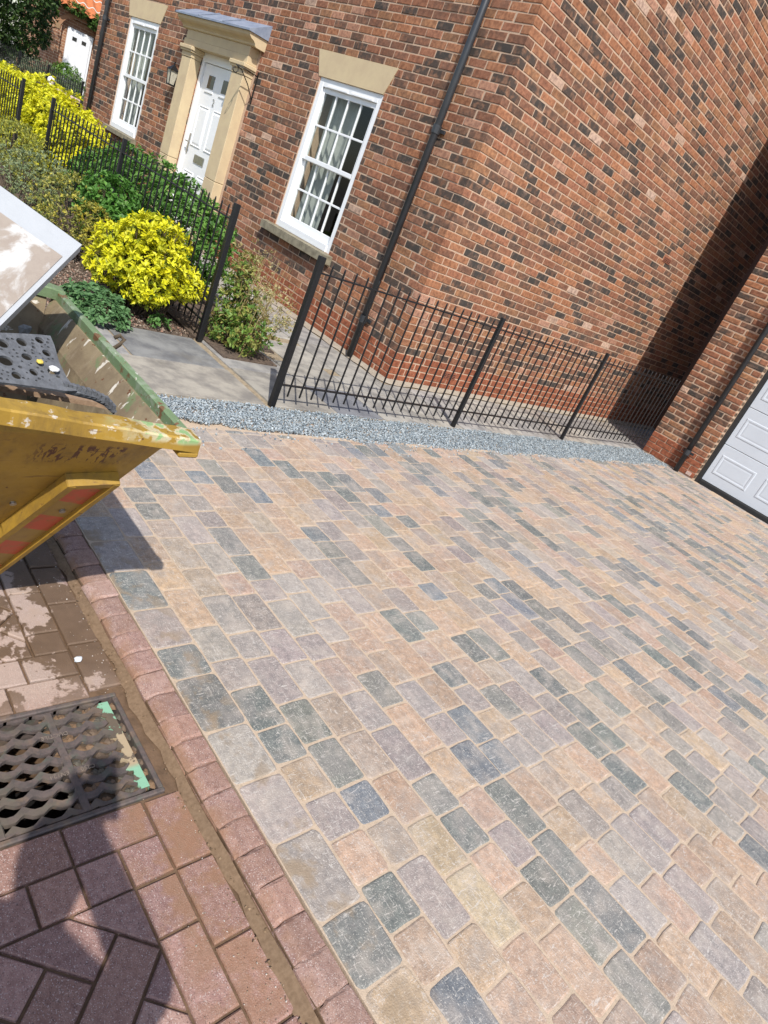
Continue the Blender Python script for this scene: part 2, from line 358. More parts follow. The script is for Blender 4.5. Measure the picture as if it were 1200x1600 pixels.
def solid_maker(x0, x1, y0, y1, z0, z1, c=.004):
    return lambda mb: mb.cbox(x0, x1, y0, y1, z0, z1, c)
BR = [((.335,.158,.088),24,1),((.31,.142,.086),22,.92),((.265,.128,.08),18,.7),((.245,.13,.084),16,.45),((.235,.132,.086),15,.12),((.145,.102,.08),11,.0),((.40,.22,.15),5,1),((.48,.34,.26),1.3,1),((.35,.18,.098),12,.75)]
def brick_tint(old=False):
    t = random.choices(BR, [b[1] for b in BR])[0]; g = random.uniform(.88, 1.17); h = random.uniform(-.03, .03)
    return (t[0][0]*g*(1+h), t[0][1]*g, t[0][2]*g*(1-h), t[2])
def eng_tint():
    g = random.uniform(.88, 1.1); return (.30*g, .108*g, .06*g, 1)
PITCH, ROW = .225, .075
def course(P, u0, u1, k, shift, org, rz, nrm, cuts=(), joint=.0115, plinth=4, c=.004):
    """one course of stretchers from u0 to u1 along the wall; cuts = (ua, ub, za, zb) openings"""
    z0 = k*ROW+joint; H = ROW-joint; segs = [(u0, u1)]
    for ua, ub, za, zb in cuts:
        if z0+H*.5 < za or z0+H*.5 > zb: continue
        ns = []
        for a, b in segs:
            if ub <= a or ua >= b: ns.append((a, b)); continue
            if ua-a > .02: ns.append((a, ua-.004))
            if b-ub > .02: ns.append((ub+.004, b))
        segs = ns
    ca, sa = math.cos(rz), math.sin(rz)
    for a, b in segs:
        i = math.floor((a-shift)/PITCH); 
        while True:
            s0 = shift+i*PITCH; s1 = s0+PITCH-joint; i += 1
            if s0 >= b: break
            p0, p1 = max(s0, a), min(s1, b)
            if p1-p0 < .03: continue
            L = round(p1-p0, 3); v = random.randrange(6)
            d = random.uniform(-.0025, .0025)
            loc = (org[0]+p0*ca-d*sa*-1*0+ nrm[0]*d, org[1]+p0*sa+nrm[1]*d, org[2]+z0)
            mid = (org[0]+(p0+L/2)*ca, org[1]+(p0+L/2)*sa, org[2]+z0+H/2)
            P.add((L, H, v, c), brick_maker(L, H, .03, v*31+int(L*1000), c), loc, rz, eng_tint() if k < plinth else brick_tint(), shown(mid, nrm, L*H))
def slab(mb, u0, u1, z0, z1, cuts, put):
    us = sorted({u0, u1, *[c[0] for c in cuts], *[c[1] for c in cuts]}); zs = sorted({z0, z1, *[c[2] for c in cuts], *[c[3] for c in cuts]})
    us = [u for u in us if u0 <= u <= u1]; zs = [z for z in zs if z0 <= z <= z1]
    for ua, ub in zip(us, us[1:]):
        for za, zb in zip(zs, zs[1:]):
            if any(c[0] <= (ua+ub)/2 <= c[1] and c[2] <= (za+zb)/2 <= c[3] for c in cuts): continue
            put(mb, ua, ub, za, zb)

# ------------------------------------------------------------------ the setting: ground sheets
g = MB(); g.poly([(-300,-300,-.42),(300,-300,-.42),(300,300,-.42),(-300,300,-.42)]); tag(g.build('ground', M['ground']), kind='structure')

DX0, DX1, DY0, DY1 = 1.40, 7.2, -3.744, 4.2
drive = MB().box(DX0, DX1, DY0, DY1, -.10, -.0028).build('driveway', M['joint_sand']); tag(drive, kind='structure')
def pave_maker(L, W, seed, rc=.011):
    def mk(mb):
        r = random.Random(seed); out = []
        cs = [(rc,rc,180),(L-rc,rc,270),(L-rc,W-rc,0),(rc,W-rc,90)]
        for cx, cy, a0 in cs:
            for a in (0, 45, 90):
                th = math.radians(a0+a); q = rc+r.uniform(-.003,.0015)
                out.append((cx+math.cos(th)*q, cy+math.sin(th)*q))
            # a wobble half way along the edge
            i = cs.index((cx,cy,a0)); m = ((L*.5,.0),(L,W*.5),(L*.5,W),(0,W*.5))[i]; w = r.uniform(-.0012,.0022)
            out.append((m[0]+(w if i == 3 else -w if i == 1 else 0), m[1]+(w if i == 0 else -w if i == 2 else 0)))
        n = len(out); cx, cy = L/2, W/2; v = []
        tz = r.uniform(-.001,.001); tx = r.uniform(-.004,.004); ty = r.uniform(-.004,.004)
        for ins, z in ((0,-.03),(0,-.0045),(.002,-.0015),(.006,0)):
            for x, y in out:
                dx, dy = x-cx, y-cy; f = lambda d, h: d-math.copysign(min(ins, abs(d)), d)
                X, Y = cx+f(dx, 0), cy+f(dy, 0)
                v.append((X, Y, z+(tz+(X-cx)*tx+(Y-cy)*ty if z > -.02 else 0)))
        f = [tuple(range(3*n, 4*n))]
        for k in range(3):
            for j in range(n): f.append((k*n+j, k*n+(j+1) % n, (k+1)*n+(j+1) % n, (k+1)*n+j))
        mb.add(v, f)
    return mk
PV = [((.46,.325,.225),30),((.44,.31,.23),22),((.40,.315,.25),12),((.37,.325,.295),22),((.315,.27,.25),15),((.235,.23,.21),15),((.165,.178,.172),18),((.47,.36,.24),2),((.19,.21,.225),6)]
P = Pieces(); y = DY0+.002; row = 0; runc = None
while y < DY1-.05:
    x = DX0-random.uniform(0, .2)
    x0row = 1.43+.012*math.sin(row*.5)
    if row*.124 < .95: x0row = 1.30+.13*min(1, row*.124/.9+.05)
    W_ = .146 if row == 0 else .1205
    while x < DX1:
        L = random.choices((.130,.168,.208), (3,4,3.2))[0] if row else random.choice((.142,.165,.19,.215)); xa, xb = max(x, x0row), min(x+L, DX1)
        if xb-xa > .03:
            if row == 0: runc = random.choice(((.165,.178,.172),(.37,.325,.295),(.20,.205,.195),(.46,.34,.23),(.36,.31,.28)))
            elif runc is None or random.random() > .22: runc = random.choices(PV, [p[1] for p in PV])[0][0]
            gq = random.uniform(.74, .98); t = tuple(c*gq*random.uniform(.97,1.03) for c in runc)+(1,)
            LL = round(xb-xa, 3); v = random.randrange(5)
            P.add((LL, v, W_), pave_maker(LL, W_, v*17+int(LL*999), .016 if row == 0 else .011), (xa, y, random.uniform(-.001,.001)), 0, t, shown((xa+LL/2, y+.06, 0), (0,0,1), LL*W_))
        x += L+.0038
    y += W_+.0033; row += 1
P.emit('paving_block', 'paving_blocks', M['paving'], drive)

# gravel strip beside the drive
gs = MB(); gs.box(.985, 1.45, -4.2, 4.2, -.10, -.022); gs = gs.build('gravel_bed', M['joint_sand']); tag(gs, kind='structure')
def stones(n, fn, size, cols, name, mat, label, cat, parent=None):
    v = np.array([[1,0,0],[-1,0,0],[0,1,0],[0,-1,0],[0,0,1],[0,0,-1]], float); f = np.array([[0,2,4],[2,1,4],[1,3,4],[3,0,4],[2,0,5],[1,2,5],[3,1,5],[0,3,5]])
    pts = fn(n); n = len(pts)
    A = rng.normal(size=(n,3,3)); Q = np.linalg.qr(A)[0]; sc = rng.uniform(.55,1.1,(n,1,3))*np.array(size)*rng.uniform(.6,1.3,(n,1,1))
    V = np.einsum('nij,nvj->nvi', Q, v[None]*sc+rng.normal(0,.12,(n,6,3))*size)+pts[:,None,:]
    Fc = (f[None]+np.arange(n)[:,None,None]*6).reshape(-1,3)
    me = bpy.data.meshes.new(name); me.from_pydata(V.reshape(-1,3).tolist(), [], Fc.tolist())
    ca = np.array(cols)[rng.integers(0, len(cols), n)]*rng.uniform(.75,1.2,(n,1)); ca = np.concatenate([ca, np.ones((n,1))], 1)
    at = me.attributes.new('Col','FLOAT_COLOR','FACE'); at.data.foreach_set('color', np.repeat(ca, 8, 0).astype(np.float32).ravel())
    me.materials.append(mat); o = link(name, me, parent); tag(o, label, cat, None, 'stuff'); return o
def gravel_pts(n):
    y = rng.uniform(-3.7, 4.18, n); stray = rng.random(n) < .006; w = np.where(y < -2.8, .30+.0*y, np.minimum(.46, .33+(y+2.8)*.1)); x = .99+rng.uniform(0,1,n)*(w+.02*np.sin(y*9)*np.sin(y*23+1)); z = -.016+.02*rng.uniform(0,1,n)+.006*np.sin(x*30+y*7)
    x = np.where(stray, 1.42+rng.exponential(.07, n), x); z = np.where(stray, .004, z)
    return np.stack([x, y, z], 1)
stones(52000, gravel_pts, .0074, [(.30,.345,.365),(.38,.425,.445),(.23,.27,.295),(.46,.50,.515),(.16,.195,.22),(.36,.385,.38)], 'gravel', M['gravel'], 'blue grey slate chippings between the railings and the block drive', 'gravel')

# kerb of small red blocks, standing a little above the road
kerb = MB().box(-2, 8.5, -3.838, -3.746, -.12, -.020).build('kerb', M['mud_bed']); tag(kerb, kind='structure')
def kerb_maker(L, seed):
    def mk(mb):
        r = random.Random(seed); prof = [(-.001,-.04),(-.001,-.007),(-.006,-.001),(-.052,0),(-.068,-.003),(-.080,-.008),(-.089,-.016),(-.094,-.026),(-.097,-.06)]
        j = [(r.uniform(-.0035,.0035), r.uniform(-.0022,.0022)) for _ in prof]; v = []
        jx = [[(r.uniform(-.0025,.0025), r.uniform(-.002,.001)) for _ in prof] for _ in range(4)]
        for q_, (x, ins) in enumerate(((0,.006),(.007,0),(L-.007,0),(L,.006))):
            for i_, ((y, z), (a, b)) in enumerate(zip(prof, j)): v.append((x+jx[q_][i_][0], y+a+jx[q_][i_][0]*.6, z+b+jx[q_][i_][1]-ins*.55))
        n = len(prof); f = [tuple(range(n)), tuple(range(4*n-1, 3*n-1, -1))]
        for k in range(3):
            for i in range(n-1): f.append((k*n+i+1, k*n+i, (k+1)*n+i, (k+1)*n+i+1))
        mb.add(v, f)
    return mk
P = Pieces(); x = 1.217-.0927*20
RD = [(.36,.24,.20),(.34,.22,.185),(.39,.27,.23),(.36,.225,.18)]
for i in range(85):
    v = random.randrange(14); g_ = random.uniform(.8,1.12); t = tuple(c*g_ for c in random.choice(RD))+(1,)
    P.add(v, kerb_maker(.0898, v*7), (x, -3.746, random.uniform(-.003,.002)), 0, t, shown((x+.045,-3.8,0),(0,0,1),.014)); x += .0927
P.emit('kerb_block', 'kerb_blocks', M['red_paver'], kerb)

# road of red herringbone blocks; z of its surface
RZ = -.034
road = MB(); GX0, GX1, GY0, GY1 = 3.185, 3.552, -4.305, -3.902   # the gully frame
slab(road, -6, 9.5, -12, -3.839, [(GX0, GX1, GY0, GY1)], lambda m, a, b, c, d: m.box(a, b, c, d, -.40, RZ-.010)); road = road.build('road', M['mud_bed']); tag(road, kind='structure')
def clip(poly, nx, ny, d):
    out = []
    for i in range(len(poly)):
        a, b = poly[i], poly[(i+1) % len(poly)]; da = a[0]*nx+a[1]*ny-d; db = b[0]*nx+b[1]*ny-d
        if da >= 0: out.append(a)
        if da*db < 0: t = da/(da-db); out.append((a[0]+(b[0]-a[0])*t, a[1]+(b[1]-a[1])*t))
    return out
def area(p): return .5*abs(sum(p[i][0]*p[(i+1) % len(p)][1]-p[(i+1) % len(p)][0]*p[i][1] for i in range(len(p))))
def poly_maker(pts, cx, cy):
    def mk(mb):
        n = len(pts); v = []
        for ins, z in ((0,-.03),(0,-.004),(.0035,0)):
            for x, y in pts:
                dx, dy = x-cx, y-cy; l = math.hypot(dx, dy) or 1; k = max(0, 1-ins*1.3/l); v.append((dx*k, dy*k, z))
        f = [tuple(range(2*n, 3*n))]
        for k in range(2):
            for j in range(n): f.append((k*n+j, k*n+(j+1) % n, (k+1)*n+(j+1) % n, (k+1)*n+j))
        mb.add(v, f)
    return mk
P = Pieces(); RP = [(.33,.205,.175),(.31,.19,.165),(.37,.24,.20),(.34,.205,.165),(.29,.18,.16)]
def paver(poly):
    if len(poly) < 3 or area(poly) < .0005: return
    if sum(poly[i][0]*poly[(i+1) % len(poly)][1]-poly[(i+1) % len(poly)][0]*poly[i][1] for i in range(len(poly))) < 0: poly = poly[::-1]
    cx = sum(p[0] for p in poly)/len(poly); cy = sum(p[1] for p in poly)/len(poly)
    g_ = random.uniform(.85,1.12); t = tuple(c*g_ for c in random.choice(RP))+(1,)
    P.add((round(cx,4), round(cy,4)), poly_maker(poly, cx, cy), (cx, cy, RZ+random.uniform(-.002,.002)), 0, t, shown((cx,cy,RZ),(0,0,1),area(poly)))
def rect(x0, x1, y0, y1, g=.0035): return [(x0+g,y0+g),(x1-g,y0+g),(x1-g,y1-g),(x0+g,y1-g)]
YA, YB = -3.868, -4.068                      # two stretcher rows along the kerb
for r_, (ya, yb, sh) in enumerate(((YA-.1, YA, .03), (YB, YA-.1, .13))):
    for k in range(-12, 22):
        xa = 3.56+sh*(1 if r_ else 0)-.0+k*.2; xb = xa+.2
        for lo, hi in ((-6, 2.985), (3.765 if r_ else 3.66, 9.4)) if r_ else ((-6, 3.18), (3.556, 9.4)):
            a, b = max(xa, lo), min(xb, hi)
            if b-a > .03: paver(rect(a, b, ya, yb))
for xa, xb, off in ((2.985,3.085,.06), (3.085,3.182,.0), (3.556,3.658,.0), (3.658,3.762,.1)):
    yy = YB+.1*(1 if xa in (3.085, 3.556) else 1)-.0+off*0
    yy = YA-.1
    first = True
    while yy > -4.62:
        l = .2 if not first else .2-off
        if random.random() < .25 and not first: l = .1
        first = False; paver(rect(xa, xb, yy-l, yy)); yy -= l
for xa in (3.185, 3.37):                      # left of the gully
    for k in range(3): paver(rect(xa, xa+.183, -4.413-k*.102, -4.313-k*.102))
c45 = math.sqrt(.5)
def herr(clips, x0, x1, y0, y1):
    W_ = .1; g_ = .0035
    for i in range(-60, 60):
        for j in range(-60, 60):
            # classic herringbone tiling in (u, v), then turned by 45 degrees
            for (u, v, lu, lv) in ((i*W_+j*2*W_*1, i*W_-j*2*W_*1+0, 2*W_, W_), (i*W_+j*2*W_+0, i*W_-j*2*W_+W_, W_, 2*W_)):
                cu, cv = u+lu/2, v+lv/2; X = 4.05+(cu-cv)*c45; Y = -4.35+(cu+cv)*c45
                if not (x0-.2 < X < x1+.2 and y0-.2 < Y < y1+.2): continue
                q = [(u+g_,v+g_),(u+lu-g_,v+g_),(u+lu-g_,v+lv-g_),(u+g_,v+lv-g_)]
                p = [(4.05+(a-b)*c45, -4.35+(a+b)*c45) for a, b in q]
                for cl in clips:
                    p = clip(p, *cl)
                    if len(p) < 3: break
                paver(p)
herr([(0,-1,-(YB-.004)), (1,0,3.766)], 3.766, 7.2, -7, YB)
herr([(0,-1,-(YB-.004)), (-1,0,-2.981)], .8, 2.981, -6.2, YB)
herr([(0,-1,4.625), (1,0,2.989), (-1,0,-3.758)], 2.99, 3.76, -6.2, -4.62)
P.emit('paver', 'pavers', M['red_paver'], road)
# clay left in the channel along the kerb
mb = MB(); pr = []
for i in range(140):
    x = 1.5+i*.035; w = .010+.007*math.sin(i*.53)+.005*math.sin(i*1.9+1); h = .008+.004*math.sin(i*.7)+.003*random.random()
    pr.append([(x, -3.838, RZ+.004), (x, -3.843, RZ+h), (x, -3.852-w*.4, RZ+h*.5), (x, -3.862-w, RZ-.004)])
for a, b in zip(pr, pr[1:]):
    for k in range(3): mb.poly([a[k], b[k], b[k+1], a[k+1]], (.20,.135,.085,1))
tag(mb.build('channel_mud', M['rough_tinted'], road, True), kind='stuff')

# planting beds and paths
bed = MB(); bed.box(-10, -.215, -3.6, -2.03, -.12, -.004); bed.box(-10, -.25, -1.97, -1.2, -.12, -.004); bed.box(-.25, .14, -1.93, -1.42, -.05, .012)
tag(bed.build('flower_bed', M['soil']), kind='structure')
def mulch(n):
    x = rng.uniform(-3.6, -.22, n); y = rng.uniform(-3.3, -2.03, n); return np.stack([x, y, rng.uniform(-.004,.012,n)], 1)
stones(9000, mulch, .011, [(.16,.11,.08),(.26,.19,.14),(.34,.27,.21),(.10,.07,.05),(.30,.17,.12)], 'mulch', M['gravel'], 'brown bark mulch and litter on the flower bed', 'mulch')
path = MB(); path.box(-.21, .985, -3.6, -2.0, -.12, -.012); path.box(-.24, .985, -2.0, -1.2, -.12, -.012); path.box(-8.8, .985, -1.2, -.0+.004, -.12, -.012); path.box(0.012, .985, 0.004, 6.5, -.12, -.012)
path = path.build('path', M['path_joint']); tag(path, kind='structure')
FC = [(.35,.33,.295),(.37,.35,.31),(.32,.305,.275),(.345,.315,.275),(.30,.29,.275)]
def flag(x0, x1, y0, y1, col=None, dz=0):
    c = col or random.choice(FC); g_ = random.uniform(.9,1.1); mb = MB(); j = lambda: random.uniform(-.004,.004)
    p = [(x0+.005+j(),y0+.005+j()),(x1-.005+j(),y0+.005+j()),(x1-.005+j(),y1-.005+j()),(x0+.005+j(),y1-.005+j())]; cx, cy = (x0+x1)/2, (y0+y1)/2
    poly_maker(p, cx, cy)(mb); z = random.uniform(-.003,.003)+dz
    me = mb.mesh('flagstone', M['flagstone']); o = link('flagstone', me, path, (cx, cy, z)); o.color = tuple(k*g_ for k in c)+(1,)
flag(-.21,.385,-2.75,-2.03,(.22,.22,.215)); flag(.39,.98,-3.0,-2.03,(.30,.275,.235)); flag(-.21,.385,-3.5,-2.76); flag(.39,.98,-3.55,-3.01)
flag(.33,.98,-1.97,-1.36,(.30,.28,.245)); flag(-.22,.32,-1.97,-1.36)
flag(.46,.98,-1.35,-.86,(.17,.175,.19)); flag(-.05,.45,-1.35,-.80,(.28,.265,.235)); flag(-.6,-.06,-1.18,-.66)
y = -.85
while y < 6.3:
    h = random.choice((.45,.6,.5)); sp = random.choice((.42,.55,.5)); flag(.10, sp, y+.06 if y < -.8 else y, y+h); flag(sp+.005, .98, y, y+h, None); y += h+.01
x = .09
for x0, x1 in ((-.75,.09),(-1.5,-.76),(-2.2,-1.51),(-2.9,-2.21),(-3.6,-2.91),(-4.3,-3.61),(-5.2,-4.31),(-6,-5.21)):
    flag(x0, x1, -.65, -.10); 
    if x1 < -.6: flag(x0+.02, x1, -1.18, -.66)
# pale mortar fillet at the foot of the walls
fl = MB()
for i in range(60):
    yy = i*.11; fl.poly([(-.0+.004, yy, .03),(.07+.02*math.sin(i*1.3),yy,-.002),(.07+.02*math.sin((i+1)*1.3),yy+.11,-.002),(.004,yy+.11,.03)], (.34,.295,.235,1))
for i in range(80):
    xx = -i*.11; fl.poly([(xx, -.004, .03),(xx-.11,-.004,.03),(xx-.11,-.075-.02*math.sin((i+1)*1.7),-.002),(xx,-.075-.02*math.sin(i*1.7),-.002)], (.34,.295,.235,1))
fl.poly([(.004,0,.03),(0,-.004,.03),(0,-.075,-.002),(.07,0,-.002)], (.34,.295,.235,1))
tag(fl.build('mortar_fillet', M['rough_tinted'], path), kind='stuff')

# ------------------------------------------------------------------ the brick house
house = empty('brick_house', (-4.7, 3, 0)); tag(house, 'two storey red brick house with white sash windows and a stone door surround', 'house')
W1 = (-8.13, -7.02, .84, 2.44); W2 = (-2.66, -1.52, .79, 2.385); DO = (-5.57, -4.30, -.01, 2.33)
HTOP = 5.7; XL = -9.45; YB_ = 6.6
cuts = [W1, W2, DO]
mb = MB(); slab(mb, XL, -.0045, -.12, HTOP, cuts, lambda m, a, b, c, d: m.box(a, b, .0045, .25, c, d)); fwall = mb.build('front_wall', M['mortar'], house)
swall = MB().box(-.25, -.0045, .2505, YB_, -.12, HTOP).build('side_wall', M['mortar'], house)
MB().box(XL, -.006, YB_+.001, YB_+.25, -.12, HTOP, (.30,.14,.09,1)).build('back_wall', M['tinted'], house)
MB().box(XL+.002, XL+.25, .2505, YB_, -.12, HTOP, (.30,.14,.09,1)).build('end_wall', M['tinted'], house)
MB().box(XL+.26, -.26, .26, YB_-.01, 2.75, 2.85, (.5,.5,.48,1)).build('upper_floor', M['tinted'], house)
rf = MB(); ov = .28
rf.extr([(0.2,-ov,HTOP-.02),(.2,3.3,HTOP+2.6),(.2,YB_+.25+ov,HTOP-.02)], (XL-.4,0,0)); rf.build('roof', M['slate_roof'], house)
P = Pieces(); PS = Pieces(); NR = int(HTOP/ROW)
lint_cuts = [(-2.70,-1.52,2.385,2.635), (-8.19,-6.97,2.44,2.69)]
sill_cuts = [(-2.84,-1.43,.69,.79), (-8.2,-6.95,.76,.84)]
fc = cuts+lint_cuts+sill_cuts+[(-5.85,-4.0,-.01,2.62)]
for k in range(NR):
    odd = k % 2; z0 = k*ROW+.01; H = .065
    t = eng_tint() if k < 4 else brick_tint()
    if odd:
        P.add(('c1'), solid_maker(-.1025,0,0,.215,0,H), (0,0,z0), 0, t, shown((0,.1,z0),(1,0,0),.215*H))
        course(P, XL, -.1125, k, -.1125+.01-PITCH, (0,0,0), 0, (0,-1,0), fc)
        course(PS, .225, YB_, k, .225, (0,0,0), math.pi/2, (1,0,0), [(3.95,4.17,2.235,2.275)])
    else:
        P.add(('c0'), solid_maker(-.215,0,0,.1025,0,H), (0,0,z0), 0, t, shown((-.1,0,z0),(0,-1,0),.215*H))
        course(P, XL, -.225, k, -PITCH*2+.0+.01-.01, (0,0,0), 0, (0,-1,0), fc)
        course(PS, .1125, YB_, k, .1125, (0,0,0), math.pi/2, (1,0,0))
P.emit('brick', 'bricks', M['brick'], fwall, 150); PS.emit('brick', 'bricks', M['brick'], swall, 150)
# air bricks in the plinth and high on the side wall
for (yy, zz, w_) in ((.80,.145,.22), (3.95,2.235,.215)):
    mb = MB(); mb.box(-.004, .004, yy, yy+w_, zz, zz+.065, (.27,.10,.06,1)); ab = mb.build('air_brick', M['tinted'], house)
    mb = MB()
    for i in range(4):
        for j in range(3): mb.box(.004, .0046, yy+.012+i*.05, yy+.05+i*.05, zz+.010+j*.018, zz+.018+j*.018, (.02,.015,.012,1))
    mb.build('vent_slot', M['tinted'], ab)

def sash_window(name, x0, x1, z0, z1, y=.012, sill=None, lint=None):
    w = empty(name, ((x0+x1)/2, 0, z0), house)
    f = .075; mb = MB()
    mb.cbox(x0, x0+f, y, y+.09, z0, z1, .004); mb.cbox(x1-f, x1, y, y+.09, z0, z1, .004); mb.cbox(x0+f, x1-f, y+.001, y+.089, z1-.085, z1, .004); mb.cbox(x0+f, x1-f, y-.012, y+.089, z0, z0+.075, .004)
    mb.build('frame', M['white_paint'], w)
    zi0, zi1 = z0+.075, z1-.085; zm = (zi0+zi1)/2; a, b = x0+f, x1-f
    for up in (1, 0):
        yy = y+.022 if up else y+.055; za, zb = (zm-.02, zi1) if up else (zi0, zm+.02); st = .042
        mb = MB(); mb.cbox(a, a+st, yy, yy+.03, za, zb, .003); mb.cbox(b-st, b, yy, yy+.03, za, zb, .003)
        mb.cbox(a+st, b-st, yy, yy+.03, za, za+(.045 if up else .08), .003); mb.cbox(a+st, b-st, yy, yy+.03, zb-(.05 if up else .045), zb, .003)
        sname = mb.build('sash', M['white_paint'], w)
        ga, gb, gc, gd = a+st, b-st, za+(.045 if up else .08), zb-(.05 if up else .045)
        for i in (1, 2, 3):
            xx = ga+(gb-ga)*i/4; MB().cbox(xx-.011, xx+.011, yy+.004, yy+.026, gc, gd, .003).build('glazing_bar', M['white_paint'], w)
        zz = (gc+gd)/2; MB().cbox(ga, gb, yy+.005, yy+.025, zz-.011, zz+.011, .003).build('glazing_bar', M['white_paint'], w)
        for i in range(4):
            for (p, q) in ((gc, zz-.011), (zz+.011, gd)):
                xa = ga+(gb-ga)*i/4+.011*(i > 0); xb = ga+(gb-ga)*(i+1)/4-.011*(i < 3); tl = random.uniform(-.0015,.0015)
                mb = MB(); mb.poly([(xa,yy+.014+tl,p),(xb,yy+.014-tl,p),(xb,yy+.014-tl,q),(xa,yy+.014+tl,q)]); mb.build('pane', M['window_glass'], w, fixn=False)
        if up:
            for i in (0, 1):        # trickle vents in the head
                xv = a+.10+i*((b-a)/2-.05); MB().cbox(xv, xv+(b-a)/2-.12, y-.012, y+.02, zi1+.002, zi1+.024, .003).build('trickle_vent', M['white_paint'], w)
    # curtains drawn to the left side and a dim room
    mb = MB(); n = 60; rows = []
    spans = ((a+.01, a+(b-a)*.55), (b-(b-a)*.12, b-.01))
    for s0, s1 in spans:
        pr = None
        for i in range(n+1):
            u = i/n; xx = s0+(s1-s0)*u; yy = .165+.020*math.sin(u*23+1+.6*math.sin(u*9))+.006*math.sin(u*51)
            cu = [(xx+.02*math.sin(z*3+u*5), yy, zi0-.05+(zi1-zi0+.1)*z) for z in (0,.33,.66,1)]
            if pr:
                for k in range(3): mb.poly([pr[k], cu[k], cu[k+1], pr[k+1]])
            pr = cu
    mb.build('curtain', M['curtain'], w, True, fixn=False)
    mb = MB(); R0, R1, Y1, Z0, Z1 = x0-.5, x1+.5, 2.2, z0-.6, z1+.3
    mb.poly([(R0,Y1,Z0),(R1,Y1,Z0),(R1,Y1,Z1),(R0,Y1,Z1)]); mb.poly([(R0,.26,Z0),(R0,Y1,Z0),(R0,Y1,Z1),(R0,.26,Z1)]); mb.poly([(R1,.26,Z0),(R1,Y1,Z0),(R1,Y1,Z1),(R1,.26,Z1)]); mb.poly([(R0,.26,Z0),(R1,.26,Z0),(R1,Y1,Z0),(R0,Y1,Z0)]); mb.poly([(R0,.26,Z1),(R1,.26,Z1),(R1,Y1,Z1),(R0,Y1,Z1)])
    mb.build('room', M['room_dark'], w, fixn=False)
    if sill:
        mb = MB(); s0, s1, t0, t1 = sill; mb.extr([(s0,-.075,t0),(s0,-.075,t1-.012),(s0,.012,t1),(s0,.05,t1),(s0,.05,t0)], (s1-s0,0,0)); mb.build('sill', M['sill_stone'], w)
    if lint:
        l0, l1, u0, u1, t0, t1 = lint; mb = MB(); mb.extr([(l0,-.006,t0),(l1,-.006,t0),(u1,-.006,t1),(u0,-.006,t1)], (0,.1,0)); mb.build('lintel', M['sandstone'], w)
    return w
sash_window('window', *W2, sill=(-2.84,-1.43,.692,.788), lint=(-2.69,-1.525,-2.83,-1.43,2.387,2.635))
sash_window('window', *W1, sill=(-8.2,-6.95,.765,.838), lint=(-8.185,-6.975,-8.30,-6.85,2.442,2.69))

# door and its stone surround
ds = empty('door_surround', (-4.93, -.1, 0), house)
CL0, CL1, CR0, CR1 = -5.80, -5.52, -4.36, -4.06
for a, b in ((CL0, CL1), (CR0, CR1)):
    for za, zb in ((-.01, .88), (.884, 2.14)):
        MB().cbox(a, b, -.12, .10, za, zb, .006).build('pilaster_block', M['sandstone'], ds)
    mb = MB(); mb.cbox(a-.006, b+.006, -.128, .10, 2.142, 2.20, .004); mb.cbox(a-.03, b+.03, -.15, .10, 2.2, 2.225, .004); mb.cbox(a-.045, b+.045, -.165, .10, 2.225, 2.27, .006); mb.build('capital', M['sandstone'], ds)
mb = MB(); mb.cbox(CL0-.02, CR1+.02, -.13, .10, 2.272, 2.35, .004); mb.cbox(CL0, CR1, -.12, .10, 2.35, 2.455, .004)
# run of mouldings under the cornice
prof = [(-.12,2.455),(-.14,2.465),(-.145,2.485),(-.17,2.505),(-.21,2.52),(-.235,2.54),(-.245,2.575),(.05,2.575),(.05,2.455)]
mb.extr([(CL0-.13+.0,y_,z_) for y_, z_ in prof], (CR1-CL0+.26,0,0)); mb.build('entablature', M['sandstone'], ds)
mb = MB(); mb.extr([(CL0-.15,-.27,2.577),(CL0-.15,-.27,2.597),(CL0-.15,-.0,2.735),(CL0-.15,.03,2.735),(CL0-.15,.03,2.577)], (CR1-CL0+.30,0,0)); lead = mb.build('lead_roof', M['lead_sheet'], ds)
for i in (1, 2):
    xx = CL0-.15+(CR1-CL0+.3)*i/3; mb = MB(); mb.extr([(xx-.015,-.272,2.60),(xx-.015,-.0,2.738),(xx-.015,-.0,2.748),(xx-.015,-.272,2.609)], (.03,0,0)); mb.build('lead_roll', M['lead_sheet'], lead)
# brick inner jambs
JP = Pieces()
for k in range(31):
    for x_ in (-5.549, -4.372): JP.add('j', solid_maker(0, .046, .105, .20, 0, .065, .002), (x_, -.08, k*ROW+.01), 0, brick_tint(), shown((x_,.05,k*ROW+.05),(1,0,0),.004))
JP.emit('jamb_brick', 'jamb_bricks', M['brick'], house)
dr = empty('door', (-4.93, .17, 0), house)
D0, D1, DZ = -5.50, -4.42, 2.31
MB().cbox(D0, D0+.06, .03, .13, 0, DZ, .004).build('door_frame', M['white_paint'], dr); MB().cbox(D1-.06, D1, .03, .13, 0, DZ, .004).build('door_frame', M['white_paint'], dr); MB().cbox(D0+.06, D1-.06, .031, .129, DZ-.14, DZ, .004).build('door_frame', M['white_paint'], dr)
d0, d1, dt = D0+.065, D1-.065, DZ-.145; dm = (d0+d1)/2; yd = .062
leaf = MB().cbox(d0, d1, yd, yd+.045, .03, dt, .004).build('door_leaf', M['white_paint'], dr)
